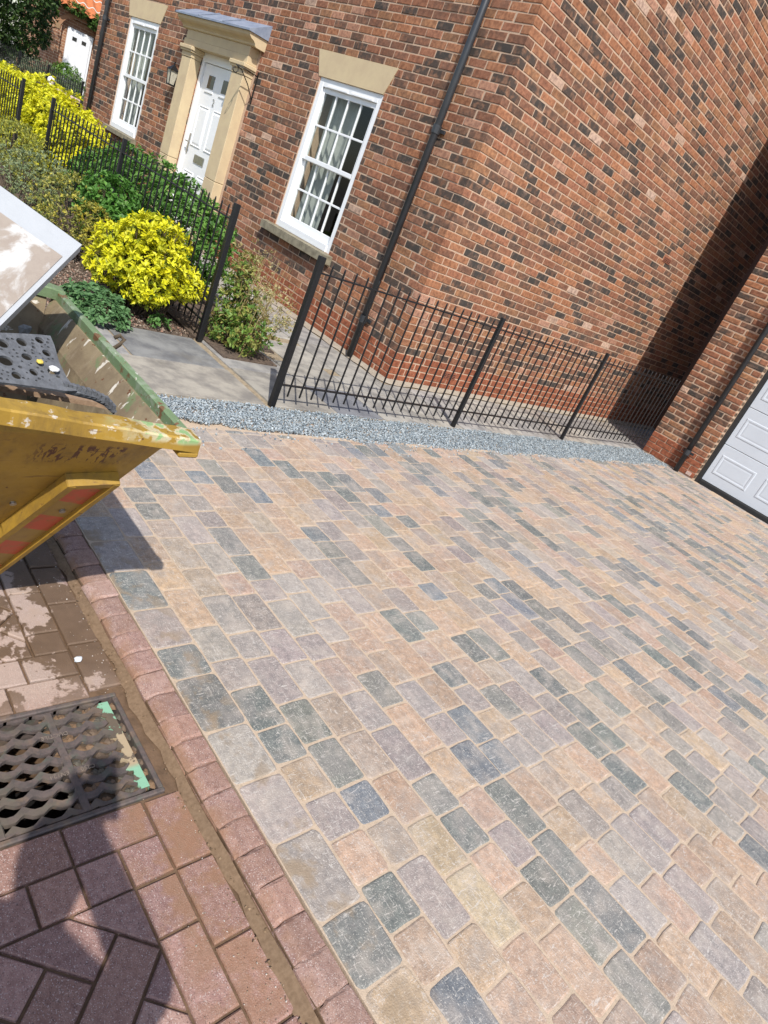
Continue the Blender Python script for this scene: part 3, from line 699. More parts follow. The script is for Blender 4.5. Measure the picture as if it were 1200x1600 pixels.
def panel(xa, xb, za, zb):
    mb = MB()
    for k, (ins, h) in enumerate(((0,.012),(.022,.0),(.05,.012))): pass
    o = [(xa,za),(xb,za),(xb,zb),(xa,zb)]; rings = []
    for ins, h in ((0,0),(.008,-.012),(.022,-.002),(.05,-.010)):
        rings.append([(xa+ins,yd+h,za+ins),(xb-ins,yd+h,za+ins),(xb-ins,yd+h,zb-ins),(xa+ins,yd+h,zb-ins)])
    for r0, r1 in zip(rings, rings[1:]):
        for k in range(4): mb.poly([r0[k], r0[(k+1) % 4], r1[(k+1) % 4], r1[k]])
    mb.poly(rings[-1]); mb.build('door_panel', M['white_paint'], dr)
for xa, xb in ((d0+.12, dm-.06), (dm+.06, d1-.12)):
    panel(xa, xb, .22, .82); panel(xa, xb, 1.14, 1.66)
    MB().cbox(xa+.06, xb-.06, yd-.006, yd+.002, 1.88, 2.04, .003).build('door_light', M['glass_dark'], dr)
    MB().cbox(xa+.03, xb-.03, yd-.012, yd, 1.83, 1.855, .003).build('door_moulding', M['white_paint'], dr)
MB().cbox(dm-.15, dm+.15, yd-.012, yd+.002, .95, 1.06, .006).build('letter_box', M['steel'], dr)
mb = MB(); mb.cbox(d0+.045, d0+.085, yd-.012, yd, 1.02, 1.28, .004); mb.tube([(d0+.065,yd-.01,1.17),(d0+.065,yd-.055,1.17),(d0+.17,yd-.055,1.17)], .009); mb.build('door_handle', M['steel'], dr)
def text_obj(s, size, name, mat, parent, mw, ext=.002):
    cu = bpy.data.curves.new(name, 'FONT'); cu.body = s; cu.size = size; cu.extrude = ext; cu.align_x = 'CENTER'; cu.align_y = 'CENTER'; cu.resolution_u = 3
    t = bpy.data.objects.new('tmp', cu); C.objects.link(t); dg = bpy.context.evaluated_depsgraph_get(); me = bpy.data.meshes.new_from_object(t.evaluated_get(dg)); bpy.data.objects.remove(t)
    me.materials.clear(); me.materials.append(mat); me.transform(mw); return link(name, me, parent)
text_obj('2', .12, 'door_number', M['steel'], dr, Matrix.Translation((dm, yd-.008, 1.74)) @ Matrix.Rotation(math.pi/2, 4, 'X'))
mb = MB(); mb.box(d0-.2, d1+.2, .26, 1.6, 0, .01, (.05,.04,.04,1)); mb.build('hall_floor', M['tinted'], house)
MB().cbox(-5.515, -4.365, -.30, .028, -.05, .03, .008).build('doorstep', M['sill_stone'], house)

# downpipes
def downpipe(x, y, z0, z1, brk, parent, name='downpipe'):
    d = MB(); d.tube([(x,y,z0),(x,y,z1)], .034, 14); p = d.build(name, M['downpipe_plastic'], parent, True)
    for z in brk:
        mb = MB(); mb.tube([(x,y,z-.035),(x,y,z+.035)], .041, 14); mb.box(x-.075, x+.075, y+.032, y+.052, z-.015, z+.015); mb.box(x-.02, x+.02, y+.03, y+.07, z-.014, z+.014); mb.build('pipe_bracket', M['downpipe_plastic'], p, False)
    return p
downpipe(-.56, -.06, .02, HTOP-.1, (.42, 2.23, 4.1), house)
downpipe(-9.0, -.06, .02, HTOP-.1, (.6, 2.3), house)
# gutter above
MB().tube([(XL,-.20,HTOP-.08),(.1,-.20,HTOP-.08)], .055, 10).build('gutter', M['downpipe_plastic'], house, True)

# wall lantern beside the door and the scrolled basket bracket
ln = empty('wall_lantern', (-5.98, -.02, 1.72)); tag(ln, 'black coach lantern on the brick wall beside the left stone pilaster', 'lantern')
lx, ly = -5.98, -.11
mb = MB(); mb.box(lx-.03, lx+.03, -.012, .0, 1.74, 1.92); mb.tube([(lx,-.005,1.80),(lx,-.06,1.74),(lx,ly,1.735)], .008, 6); mb.build('wall_arm', M['black_iron'], ln)
mb = MB()
mb.add([(lx-.035,ly-.035,1.75),(lx+.035,ly-.035,1.75),(lx+.035,ly+.035,1.75),(lx-.035,ly+.035,1.75),(lx-.055,ly-.055,1.92),(lx+.055,ly-.055,1.92),(lx+.055,ly+.055,1.92),(lx-.055,ly+.055,1.92)], [(0,1,5,4),(1,2,6,5),(2,3,7,6),(3,0,4,7)], (.55,.52,.42,1)); mb.build('lantern_glass', M['tinted'], ln)
mb = MB()
for sx in (-1,1):
    for sy in (-1,1): mb.tube([(lx+sx*.036,ly+sy*.036,1.745),(lx+sx*.057,ly+sy*.057,1.925)], .006, 5)
mb.box(lx-.042, lx+.042, ly-.042, ly+.042, 1.735, 1.75); mb.build('lantern_frame', M['black_iron'], ln)
mb = MB(); mb.add([(lx-.07,ly-.07,1.92),(lx+.07,ly-.07,1.92),(lx+.07,ly+.07,1.92),(lx-.07,ly+.07,1.92),(lx,ly,2.0)], [(3,2,1,0),(0,1,4),(1,2,4),(2,3,4),(3,0,4)]); mb.tube([(lx,ly,1.995),(lx,ly,2.03)], .012, 6); mb.build('lantern_cap', M['black_iron'], ln)
bx = -3.93
bk = empty('basket_bracket', (bx, -.0, 1.9)); tag(bk, 'thin black scrolled hanging basket bracket fixed right of the door', 'bracket')
mb = MB(); mb.box(bx-.012, bx+.012, -.008, 0, 1.88, 2.24); mb.build('back_plate', M['black_iron'], bk)
mb = MB(); pts = [(bx,-.005,1.93),(bx,-.10,2.06),(bx,-.22,2.17),(bx,-.30,2.20)]
for i in range(14): th = math.pi/2-i*.5; r_ = .05*(1-i/18); pts.append((bx, -.31-.0+math.cos(th)*-r_*-1-.0, 2.15+math.sin(th)*r_))
mb.tube(pts, .006, 6); mb.tube([(bx,-.005,2.19),(bx,-.28,2.205)], .006, 6); mb.build('scroll_arm', M['black_iron'], bk, True)

# ------------------------------------------------------------------ garage block
GXL, GXD, GYF, GH = 1.0, 1.775, 4.2, 6.0; GXE, GXR = 4.25, 5.2
gar = empty('garage', (3.1, 6.5, 0)); tag(gar, 'reclaimed brick garage with white panelled up and over door', 'garage')
dcut = (GXD, GXE, -.2, 2.2)
mb = MB(); slab(mb, GXL+.006, GXR, -.12, GH, [dcut], lambda m, a, b, c, d: m.box(a, b, GYF+.007, GYF+.25, c, d)); gfront = mb.build('front_wall', M['mortar'], gar)
mb = MB(); mb.box(GXL+.006, GXL+.25, GYF+.2505, 9.5, -.12, GH); mb.build('left_wall', M['mortar'], gar)
mb = MB(); mb.box(GXR-.25, GXR, GYF+.2505, 9.5, -.12, GH, (.32,.15,.09,1)); mb.box(GXL+.26, GXR-.26, 9.26, 9.5, -.12, GH, (.32,.15,.09,1)); mb.build('rear_walls', M['tinted'], gar)
mb = MB(); mb.extr([(GXL-.2,GYF-.25,GH),(GXR+.2,GYF-.25,GH),(GXR+.2,6.85,GH+1.8),(GXL-.2,6.85,GH+1.8)], (0,0,.06)); mb.extr([(GXL-.2,9.7,GH),(GXR+.2,9.7,GH),(GXR+.2,6.86,GH+1.8),(GXL-.2,6.86,GH+1.8)], (0,0,.06)); mb.build('roof', M['roof_tile'], gar)
P = Pieces()
for k in range(int(GH/ROW)):
    odd = k % 2; z0 = k*ROW+.012; H = .063; cc = .004 if k < 4 else .008; jt = .010 if k < 4 else .014
    wl_ = .215 if odd else .1025; dl = .1025 if odd else .215
    P.add(('g', odd, cc), solid_maker(GXL, GXL+wl_, GYF, GYF+dl, 0, H, cc), (0,0,z0), 0, eng_tint() if k < 4 else brick_tint(), shown((GXL+.1,GYF,z0),(0,-1,0),wl_*H))
    if z0 < 2.2:
        wr = .1025 if odd else .215; mid = GXD-wr-.012
        P.add(('h', odd, cc), solid_maker(GXD-wr, GXD, GYF, GYF+.108, 0, H, cc), (0,0,z0), 0, eng_tint() if k < 4 else brick_tint(), shown((GXD-.1,GYF,z0),(0,-1,0),wr*H))
        course(P, GXL+wl_+.012, mid, k, GXL+wl_+.012, (0,GYF,0), 0, (0,-1,0), (), jt, 4, cc)
        course(P, GXE, GXR, k, GXE-.1*odd, (0,GYF,0), 0, (0,-1,0), (), jt, 4, cc)
    else: course(P, GXL+wl_+.012, GXR, k, GXL+wl_+.012, (0,GYF,0), 0, (0,-1,0), (), jt, 4, cc)
    course(P, -9.5, -(GYF+dl+.012), k, -(GYF+dl+.012)-PITCH*20, (GXL,0,0), -math.pi/2, (-1,0,0), (), jt, 4, cc)
P.emit('brick', 'bricks', M['brick'], gfront)
gd = empty('garage_door', (3.0, GYF+.15, 0), gar)
YD = GYF+.115
mb = MB(); mb.box(GXD+.0, GXD+.055, YD-.004, YD+.10, -.1, 2.2); mb.box(GXE-.055, GXE, YD-.004, YD+.10, -.1, 2.2); mb.box(GXD+.055, GXE-.055, YD-.003, YD+.10, 2.14, 2.2); mb.build('door_frame', M['door_frame_dark'], gd)
MB().cbox(GXD+.056, GXE-.056, YD-.012, YD+.09, -.03, .045, .008).build('bottom_seal', M['door_frame_dark'], gd)
gx0, gx1 = GXD+.06, GXE-.06
for r_ in range(4):
    za = .05+r_*.525; zb = za+.519
    sec = MB().cbox(gx0, gx1, YD+.012, YD+.05, za, zb, .004).build('door_section', M['garage_white'], gd)
    npan = 4; pw = (gx1-gx0)/npan
    for i in range(npan):
        xa = gx0+pw*i+.06; xb = gx0+pw*(i+1)-.06; zc, zd = za+.125, zb-.125; mb = MB(); rings = []
        for ins, h in ((0,0),(.010,-.005),(.026,-.005),(.042,-.001),(.06,-.003)):
            rings.append([(xa+ins,YD+.012+h,zc+ins),(xb-ins,YD+.012+h,zc+ins),(xb-ins,YD+.012+h,zd-ins),(xa+ins,YD+.012+h,zd-ins)])
        for r0, r1 in zip(rings, rings[1:]):
            for k in range(4): mb.poly([r0[k], r0[(k+1) % 4], r1[(k+1) % 4], r1[k]])
        mb.poly(rings[-1]); mb.build('raised_panel', M['garage_white'], sec)
downpipe(1.56, GYF-.075, .0, 5.9, (.28, 2.1), gar)
mb = MB(); mb.box(1.665, 1.735, GYF-.008, GYF+.0, .022, .068, (.55,.42,.36,1)); mb.build('patched_brick', M['rough_tinted'], gar)

# ------------------------------------------------------------------ railings
def fence(name, label, p0, p1, posts, big=(), skip=(), H=1.05, sp=.11, group='black iron railings', rail=(.158,.95)):
    p0, p1 = Vector(p0), Vector(p1); d = (p1-p0); Lf = d.length; d.normalize(); n = Vector((-d.y, d.x, 0))
    f = empty(name, p0); tag(f, label, 'fence', group)
    alongx = abs(d.x) > .5
    def bxx(mb, s0, s1, w, z0, z1, c=.002):
        a = p0+d*s0; b = p0+d*s1
        if alongx: mb.cbox(min(a.x,b.x), max(a.x,b.x), p0.y-w, p0.y+w, z0, z1, c)
        else: mb.cbox(p0.x-w, p0.x+w, min(a.y,b.y), max(a.y,b.y), z0, z1, c)
    for s in posts:
        w = .021 if s in big else .018; mb = MB(); bxx(mb, s-w, s+w, w, -.1, H, .003); mb.build('post', M['black_iron'], f)
    ss = sorted(posts)+([Lf] if max(posts) < Lf-.05 else [])
    if min(posts) > .05: ss = [0]+ss
    ss = sorted(set(ss)); bar = None
    for a, b in zip(ss, ss[1:]):
        for zr in rail:
            mb = MB(); bxx(mb, a+.015, b-.015, .012, zr-.005, zr+.005, .002); mb.build('rail', M['black_iron'], f)
        nb = int(round((b-a)/sp)); 
        for i in range(1, nb+(1 if b == Lf and b not in posts else 0)):
            s = a+(b-a)*i/nb; q = p0+d*s
            if bar is None:
                mb = MB(); z0 = .075
                mb.tube([(0,0,z0),(0,0,H-.045),(0,0,H-.03)], [.0074,.0074,.003], 6); bar = mb.mesh('bar', M['black_iron'], False)
            link('bar', bar, f, (q.x, q.y, 0))
    return f
fence('railing', 'long black railing between the slate chippings and the side wall', (.955,-1.975,0), (.955,4.19,0), (0.0,2.04,4.03), big=(0.0,))
fence('railing', 'black railing behind the rounded yellow shrub, ending at the path', (-.19,-1.98,0), (-4.5,-1.98,0), (0.0,2.2,4.31), H=1.07, big=(0.0,))
fence('railing', 'black railing in front of the tall golden hedge, past the gate gap', (-5.68,-1.98,0), (-9.8,-1.98,0), (0.0,2.1,4.1), H=1.09)
fence('railing', 'far low railing in front of the grey lavender hedge', (-10.7,.35,0), (-17,.35,0), (0.0,2.1,4.2,6.3), H=1.25, rail=(.3,1.1), sp=.13)

# ------------------------------------------------------------------ gully grating
gt = empty('drain_grating', ((GX0+GX1)/2, (GY0+GY1)/2, RZ)); tag(gt, 'muddy rectangular cast iron drain grating with wavy slots and green paint', 'drain')
zt = RZ+.002
mb = MB(); w_ = .014
mb.cbox(GX0, GX0+w_, GY0, GY1, -.16, zt, .003); mb.cbox(GX1-w_, GX1, GY0, GY1, -.16, zt, .003); mb.cbox(GX0+w_, GX1-w_, GY0, GY0+w_, -.16, zt-.001, .003); mb.cbox(GX0+w_, GX1-w_, GY1-w_, GY1, -.16, zt-.001, .003)
mb.build('outer_frame', M['cast_iron'], gt)
MB().box(GX0+w_, GX1-w_, GY0+w_, GY1-w_, -.39, -.36, (.006,.005,.005,1)).build('gully_pot', M['tinted'], gt)
bx0, bx1, by0, by1 = GX0+w_+.004, GX1-w_-.004, GY0+w_+.004, GY1-w_-.03; NB = 8; pit = (bx1-bx0)/NB
for i in range(NB+1):
    xc = bx0+pit*i; up, lo = [], []; n = 44
    for j in range(n+1):
        yy = by0+(by1-by0)*j/n; ph = ((yy-by0)/.062+i*.5) % 1.0
        tri = max(0, 1-abs(ph-.5)*3.0); tri2 = max(0, 1-abs(((ph+.04) % 1)-.5)*3.0)
        up.append((xc-.010-.017*tri, yy)); lo.append((xc+.009-.015*tri2, yy))
    pts = [(a, b, zt-.006) for a, b in up]; pts2 = [(a, b, zt-.006) for a, b in lo]
    if i in (0, NB): pts = [(max(bx0, min(bx1, a)), b, c) for a, b, c in pts]; pts2 = [(max(bx0, min(bx1, a)), b, c) for a, b, c in pts2]
    mb = MB()
    for j in range(n):
        a, b, c, d = pts[j], pts[j+1], pts2[j+1], pts2[j]; dn = lambda p: (p[0], p[1], p[2]-.013)
        mb.poly([a, d, c, b]); mb.poly([a, b, dn(b), dn(a)]); mb.poly([d, dn(d), dn(c), c])
    mb.poly([pts[0], dn(pts[0]), dn(pts2[0]), pts2[0]]); mb.poly([pts[n], pts2[n], dn(pts2[n]), dn(pts[n])])
    mb.build('grating_bar', M['cast_iron'], gt, fixn=False)
MB().cbox(bx0, bx1, -4.105, -4.085, RZ-.05, zt-.005, .003).build('cross_rib', M['cast_iron'], gt)
MB().cbox(bx0, bx1, by0-.003, by0+.012, RZ-.05, zt-.0045, .003).build('cross_rib', M['cast_iron'], gt)
mb = MB(); n = 40; pr = None
for j in range(n+1):
    x_ = bx0+.01+(bx1-bx0-.02)*j/n; wv = .012+.004*math.sin(j*1.7)+.014*max(0, math.sin(j*1.26+.4))**2; cu = [(x_, by1-wv*.9, zt-.003), (x_, by1+.012, zt-.0025)]
    if pr: mb.poly([pr[0], cu[0], cu[1], pr[1]], (.22,.46,.30,1) if j % 40 < 15 or j > 27 else (.42,.33,.22,1)); mb.poly([pr[1], cu[1], (cu[1][0],cu[1][1],RZ-.05), (pr[1][0],pr[1][1],RZ-.05)], (.1,.1,.08,1)); mb.poly([pr[0], (pr[0][0],pr[0][1],RZ-.05), (cu[0][0],cu[0][1],RZ-.05), cu[0]], (.1,.1,.08,1))
    pr = cu
tag(mb.build('painted_rib', M['painted_rib'], gt, fixn=False), 'cast rib with splashes of pale green paint')
mb = MB()
for i in range(NB):
    for j in range(22):
        yy = -4.11+.2*j/22; 
        if random.random() < .8: x_ = bx0+pit*(i+.5)+random.uniform(-.006,.006); s_ = random.uniform(.008,.014); mb.add([(x_+s_*math.cos(a)*1.2, yy+s_*math.sin(a), zt-.016+random.uniform(-.004,.004)) for a in (0,1.05,2.1,3.14,4.2,5.24)]+[(x_,yy,zt-.008-.006*random.random())], [(k, (k+1) % 6, 6) for k in range(6)], random.choice(((.20,.13,.08,1),(.15,.11,.08,1),(.11,.10,.08,1))))
tag(mb.build('silt', M['rough_tinted'], gt, fixn=False), kind='stuff')
MB().box(bx0, bx1, -4.084, by1-.012, zt-.07, zt-.028, (.10,.075,.055,1)).build('silt_fill', M['rough_tinted'], gt)
def gtext(s_, x_, y_, sz=.017): text_obj(s_, sz, 'lettering', M['letter_iron'], gt, Matrix.Translation((x_, y_, zt-.0055)) @ Matrix.Rotation(-math.pi/2, 4, 'Z'), .001)
for s_, i, y_ in (('DUCTILE', 2, -4.10), ('EN124', 5, -4.125), ('C250', 5, -4.055)): gtext(s_, bx0+pit*i, y_)

# ------------------------------------------------------------------ the skip
SX0, SX1, SY0, SY1 = 2.18, 3.24, -3.905, -5.75
def rimz(y): return .843+min(SY0-y, y-SY1)*.097 if SY1 <= y <= SY0 else .843
SYM = (SY0+SY1)/2
sk = empty('skip', ((SX0+SX1)/2, SYM, RZ)); tag(sk, 'yellow steel mini skip with rusty scraped paint and red striped corner band', 'skip')
TILT = math.tan(math.radians(34))
def sx(z_): return SX1-.045-(.815-z_)*TILT          # near side panel leans in towards the floor
npl = Vector((1, 0, -TILT)).normalized(); p0l = Vector((sx(.815), 0, .815))
def onpanel(u, v, off=.0): d = (RT*((u-600)/F_PX)-UP*((v-800)/F_PX)+fw); return CAMP+d*((p0l+npl*off-CAMP).dot(npl)/d.dot(npl))
_a, _b = onpanel(254, 699), onpanel(20, 873); SLK = (_b.y-_a.y)/(_b.z-_a.z); ZB = .10
def ye(z_): return _a.y+(z_-_a.z)*SLK               # sloping end of the skip
def yo_(z_, s_): return ye(z_) if s_ > 0 else SY0+SY1-ye(z_)
def side(f, t_):
    pts = [(f(.815),ye(.815),.815),(f(.815),yo_(.815,-1),.815),(f(ZB),yo_(ZB,-1),ZB),(f(ZB),ye(ZB),ZB)]
    return MB().extr(pts, (t_,0,0))
side(sx, -.008).build('side_panel', M['skip_paint'], sk); side(lambda z_: SX0+.045+(.815-z_)*TILT, .008).build('side_panel', M['skip_inside'], sk)
side(lambda z_: sx(z_)-.0085, -.004).build('side_lining', M['skip_inside'], sk)
mb = MB(); mb.extr([(SX1-.045,SY0-.02,.813),(SX1-.045,SY1+.02,.813),(SX1-.045,SYM,rimz(SYM)-.03)], (-.008,0,0)); mb.build('side_cheek', M['skip_paint'], sk)
for s_, yo in ((1, SY0), (-1, SY1)):
    zk = .735; fk = (.815-zk)*TILT
    xa, xb, xc, xd = SX0+.040, SX1-.058, sx(ZB)-.014, SX0+.045+(.815-ZB)*TILT-.004; mb = MB(); q = [(xa+fk,yo_(zk,s_),zk),(xb-fk,yo_(zk,s_),zk),(xc,yo_(ZB,s_),ZB),(xd,yo_(ZB,s_),ZB)]
    mb.extr(q if s_ > 0 else q[::-1], (0,-s_*.010,0)); q = [(xa,yo-s_*.022,.812),(xb,yo-s_*.022,.812),(xb-fk,yo_(zk,s_)-s_*.0005,zk-.001),(xa+fk,yo_(zk,s_)-s_*.0005,zk-.001)]
    mb.extr(q if s_ > 0 else q[::-1], (0,-s_*.010,0)); mb.build('end_wall', M['skip_inside'], sk)
MB().box(SX0+.54, SX1-.54, yo_(ZB,-1)+.02, ye(ZB)-.02, ZB-.02, ZB-.001).build('skip_floor', M['skip_inside'], sk)
mb = MB(); mb.box(SX0+.50, SX1-.50, yo_(ZB,-1)+.05, ye(ZB)-.05, RZ, ZB-.021); mb.build('runners', M['skip_paint'], sk)
def siderim(xa, xb, mat, name):
    mb = MB(); ys = [SY0, SYM, SY1]; h = .034
    pr = [[(xa,y_,rimz(y_)-h),(xb,y_,rimz(y_)-h),(xb,y_,rimz(y_)-.004),(xb-.004,y_,rimz(y_)),(xa+.004,y_,rimz(y_)),(xa,y_,rimz(y_)-.004)] for y_ in np.linspace(SY0, SY1, 41)]
    # a few dents along the tube
    for i, r_ in enumerate(pr):
        d = .004*math.sin(i*1.9)+.003*math.sin(i*.7); pr[i] = [(p[0]+(d if p[0] > (xa+xb)/2 else 0), p[1], p[2]+d*.6) for p in r_]
    for a, b in zip(pr, pr[1:]):
        for k in range(6): mb.poly([a[k], b[k], b[(k+1) % 6], a[(k+1) % 6]])
    mb.poly(pr[0]); mb.poly(pr[-1][::-1]); mb.build(name, mat, sk)
siderim(SX1-.062, SX1, M['skip_paint'], 'rim'); siderim(SX0, SX0+.06, M['skip_rim_green'], 'rim')
for s_, yo in ((1, SY0), (-1, SY1)):
    mb = MB(); y0_, y1_ = sorted((yo-s_*.002, yo-s_*.026)); mb.cbox(SX0+.061, SX1-.063, y0_, y1_, .806, .842, .004); mb.build('rim', M['skip_rim_green'], sk)
mb = MB(); mb.cbox(SX1-.075, SX1+.002, SY0-.05, SY0+.003, .795, .812, .005); mb.build('corner_gusset', M['skip_paint'], sk)
# folded steel corner box with the striped band, following the slope of the end
bq = [onpanel(u, v, .022) for u, v in ((180,752),(108,755),(-130,936),(-78,946))]
mb = MB(); mb.extr(bq, -npl*.004); mb.build('striped_band', M['hazard_band'], sk)
for (i, j, r_) in ((0,1,.010),(1,2,.010),(0,3,.007)):
    dd = (bq[j]-bq[i]).normalized(); ww = npl.cross(dd)*r_; ex_ = dd*r_*.8; a_, b_ = bq[i]-ex_-npl*.021, bq[j]+ex_-npl*.021
    mb = MB(); mb.extr([a_-ww, b_-ww, b_+ww, a_+ww], npl*(.033+.0007*(i+j))); mb.build('band_edge', M['skip_paint'], sk)
for u, v in ((97,797),(20,785)):
    p = onpanel(u, v, .022 if u > 50 else .0); mb = MB(); mb.tube([p-npl*.004, p+npl*.006], .008, 8); mb.build('bolt', M['steel'], sk)
# lifting hook on the end rim
mb = MB(); mb.tube([(2.66,SY0+.0,.825),(2.66,SY0+.02,.845),(2.66,SY0+.03,.862),(2.66,SY0+.015,.872),(2.66,SY0+.0,.862)], .006, 7); mb.build('lifting_eye', M['bark'], sk, True)

# what lies in the skip
mb = MB(); n = 26; gz = {}
for i in range(n+1):
    for j in range(n+1):
        x_ = SX0+.27+(SX1-SX0-.48)*i/n; u = j/n; y_ = SY0-.34-u*(SY0-SY1-.68)
        z_ = .52+.10*math.sin(x_*5+1)*math.sin(y_*6)+.03*math.sin(x_*31+y_*17)+random.uniform(-.012,.012)+.13*max(0,(x_-2.7)/.5)*min(1, max(0, (SY0-.34-y_)/.1))
        lim = .815-(SY0-.06-y_)*1.115
        gz[i,j] = (x_, y_ , max(z_, -9)) if j not in (0, n) else (x_, y_, z_-.06)
for i in range(n):
    for j in range(n): mb.poly([gz[i,j], gz[i+1,j], gz[i+1,j+1], gz[i,j+1]], random.choice(((.16,.12,.09,1),(.22,.17,.13,1),(.11,.085,.07,1))))
hp = mb.build('rubble_heap', M['rough_tinted']); tag(hp, 'brown soil and rubble heaped inside the yellow skip', 'rubble', kind='stuff')
def chunk(name, c, r, col, label, cat, sq=(1,1,1), seed=1):
    r_ = random.Random(seed); bm = bmesh.new(); bmesh.ops.create_icosphere(bm, subdivisions=2, radius=1)
    for v in bm.verts: k = 1+r_.uniform(-.16,.16); v.co = Vector((v.co.x*r*sq[0]*k+c[0], v.co.y*r*sq[1]*k+c[1], v.co.z*r*sq[2]*k+c[2]))
    me = bpy.data.meshes.new(name); bm.to_mesh(me); bm.free(); at = me.attributes.new('Col','FLOAT_COLOR','FACE'); at.data.foreach_set('color', np.tile(np.array(col+(1,), dtype=np.float32), len(me.polygons)))
    me.materials.append(M['rough_tinted']); o = link(name, me); tag(o, label, cat); return o
def ray(u, v): return (RT*((u-600)/F_PX)-UP*((v-800)/F_PX)+fw)
def aty(u, v, y): d = ray(u, v); return CAMP+d*((y-CAMP.y)/d.y)
def atx(u, v, x): d = ray(u, v); return CAMP+d*((x-CAMP.x)/d.x)
def atz(u, v, z): d = ray(u, v); return CAMP+d*((z-CAMP.z)/d.z)
chunk('plaster_lump', tuple(atz(30, 515, .70)), .05, (.30,.30,.29), 'grey rounded lump of rubble behind the perforated mat in the skip', 'rubble', (1,.8,.9), 3)
# leaning board, tan with a white margin and smeared plaster
T = Vector((2.60,-4.018,1.082)); e1 = Vector((-.13,-.174,.064)).normalized(); e2 = Vector((.20,-.218,-.196)); e2 = (e2-e1*e1.dot(e2)).normalized(); nb = e1.cross(e2); nb = nb if nb.z > 0 else -nb
bd = empty('discarded_board', T); tag(bd, 'tan plaster smeared board with a white margin tipped out over the skip', 'board')
def bpt(a, b, h=0): return T+e1*a+e2*b+nb*h
mb = MB(); mb.extr([bpt(0,0,-.03), bpt(.75,0,-.03), bpt(.75,.86,-.03), bpt(0,.86,-.03)], nb*.030); mb.build('board_core', M['board_white'], bd)
mb = MB(); mb.extr([bpt(.055,.006,.0005), bpt(.744,.006,.0005), bpt(.744,.854,.0005), bpt(.055,.854,.0005)], nb*.002)
mb2 = MB(); mb2.extr([bpt(.012,.072,.0005), bpt(.744,.072,.0005), bpt(.744,.854,.0005), bpt(.012,.854,.0005)], nb*.002); mb2.build('board_face', M['board_face'], bd)
# perforated rubber mat: an outline with round holes
def sheet(name, outline, holes, mw, thick, mat, parent=None):
    cu = bpy.data.curves.new(name, 'CURVE'); cu.dimensions = '2D'; cu.fill_mode = 'BOTH'; cu.extrude = thick/2
    def spl(p):
        s_ = cu.splines.new('POLY'); s_.points.add(len(p)-1)
        for k, (a, b) in enumerate(p): s_.points[k].co = (a, b, 0, 1)
        s_.use_cyclic_u = True
    spl(outline)
    for cx, cy, rx, ry in holes: spl([(cx+rx*math.cos(-k*2*math.pi/14), cy+ry*math.sin(-k*2*math.pi/14)) for k in range(14)])
    t = bpy.data.objects.new('tmp', cu); C.objects.link(t); dg = bpy.context.evaluated_depsgraph_get(); me = bpy.data.meshes.new_from_object(t.evaluated_get(dg)); bpy.data.objects.remove(t)
    me.materials.clear(); me.materials.append(mat); me.transform(mw); return link(name, me, parent)
Om = atz(75, 525, .935); ex = (atz(0, 520, .935)-Om).normalized(); 
px_ = atz(115, 612, .872); ey = (px_-Om); ey = ey-ex*ey.dot(ex); Hm = ey.length; ey.normalize(); ezm = ex.cross(ey)
if ezm.z < 0: ezm = -ezm
mwm = Matrix(((ex.x,ey.x,ezm.x,Om.x),(ex.y,ey.y,ezm.y,Om.y),(ex.z,ey.z,ezm.z,Om.z),(0,0,0,1)))
def mloc(u, v):
    # where a view ray meets the plane of the mat
    d = ray(u, v); t_ = (Om-CAMP).dot(ezm)/d.dot(ezm); p = CAMP+d*t_-Om; return (p.dot(ex), p.dot(ey))
outl = [mloc(78,526), mloc(84,540), mloc(92,568), mloc(104,592), mloc(120,612), mloc(100,612), mloc(60,606), mloc(20,601), mloc(-40,594), mloc(-120,585), mloc(-120,515), mloc(-40,520), mloc(20,522), mloc(60,524)]
holes = []
for u, v, r_ in ((3,538,.016),(33,536,.014),(61,533,.013),(8,565,.017),(41,559,.016),(72,553,.013),(25,588,.014),(52,583,.014),(80,582,.012),(21,548,.004),(52,544,.005),(31,575,.005),(62,570,.006),(66,590,.004),(14,553,.003),(45,572,.003),(36,592,.004),(70,540,.003),(82,562,.004),(90,590,.005),(56,596,.004),(-20,545,.014),(-25,575,.016)):
    p = mloc(u, v); k_ = random.uniform(.62,.9); holes.append((p[0], p[1], r_*k_*random.uniform(.9,1.15), r_*k_))
for _ in range(150):
    p = mloc(random.uniform(0,80), random.uniform(530,596))
    if all(math.hypot(p[0]-h[0], p[1]-h[1]) > h[2]+.006 for h in holes): q_ = random.uniform(.0018,.004); holes.append((p[0], p[1], q_, q_))
rm = empty('perforated_mat', Om); tag(rm, 'dark grey perforated rubber mat lying on rubble in the skip', 'mat')
sheet('mat_sheet', outl, holes, mwm, .006, M['dark_rubber'], rm)
# toothed strip that hangs from its corner
mb = MB(); tp = [atz(u, v, z_) for u, v, z_ in ((100,606,.872),(120,611,.868),(145,618,.855),(165,628,.84),(180,645,.82))]
mb.tube(tp, [.012,.012,.011,.010,.006], 6)
for a, b in zip(tp, tp[1:]):
    for k in range(3):
        c_ = a.lerp(b, k/3); mb.box(c_.x-.006, c_.x+.010, c_.y-.004, c_.y+.004, c_.z-.004, c_.z+.014)
mb.build('toothed_edge', M['dark_rubber'], rm)
pz = atz(95, 632, .845); MB().box(0,0,0,0,0,0) 
mb = MB(); q1 = [atz(u, v, z_) for u, v, z_ in ((-30,606,.82),(150,636,.80),(168,640,.80),(160,625,.79),(60,612,.79),(-30,596,.80))]; mb.extr(q1, (0,0,.012), (.34,.23,.15,1)); tag(mb.build('cardboard_scrap', M['rough_tinted']), 'brown scrap of board tucked under the perforated mat', 'scrap')
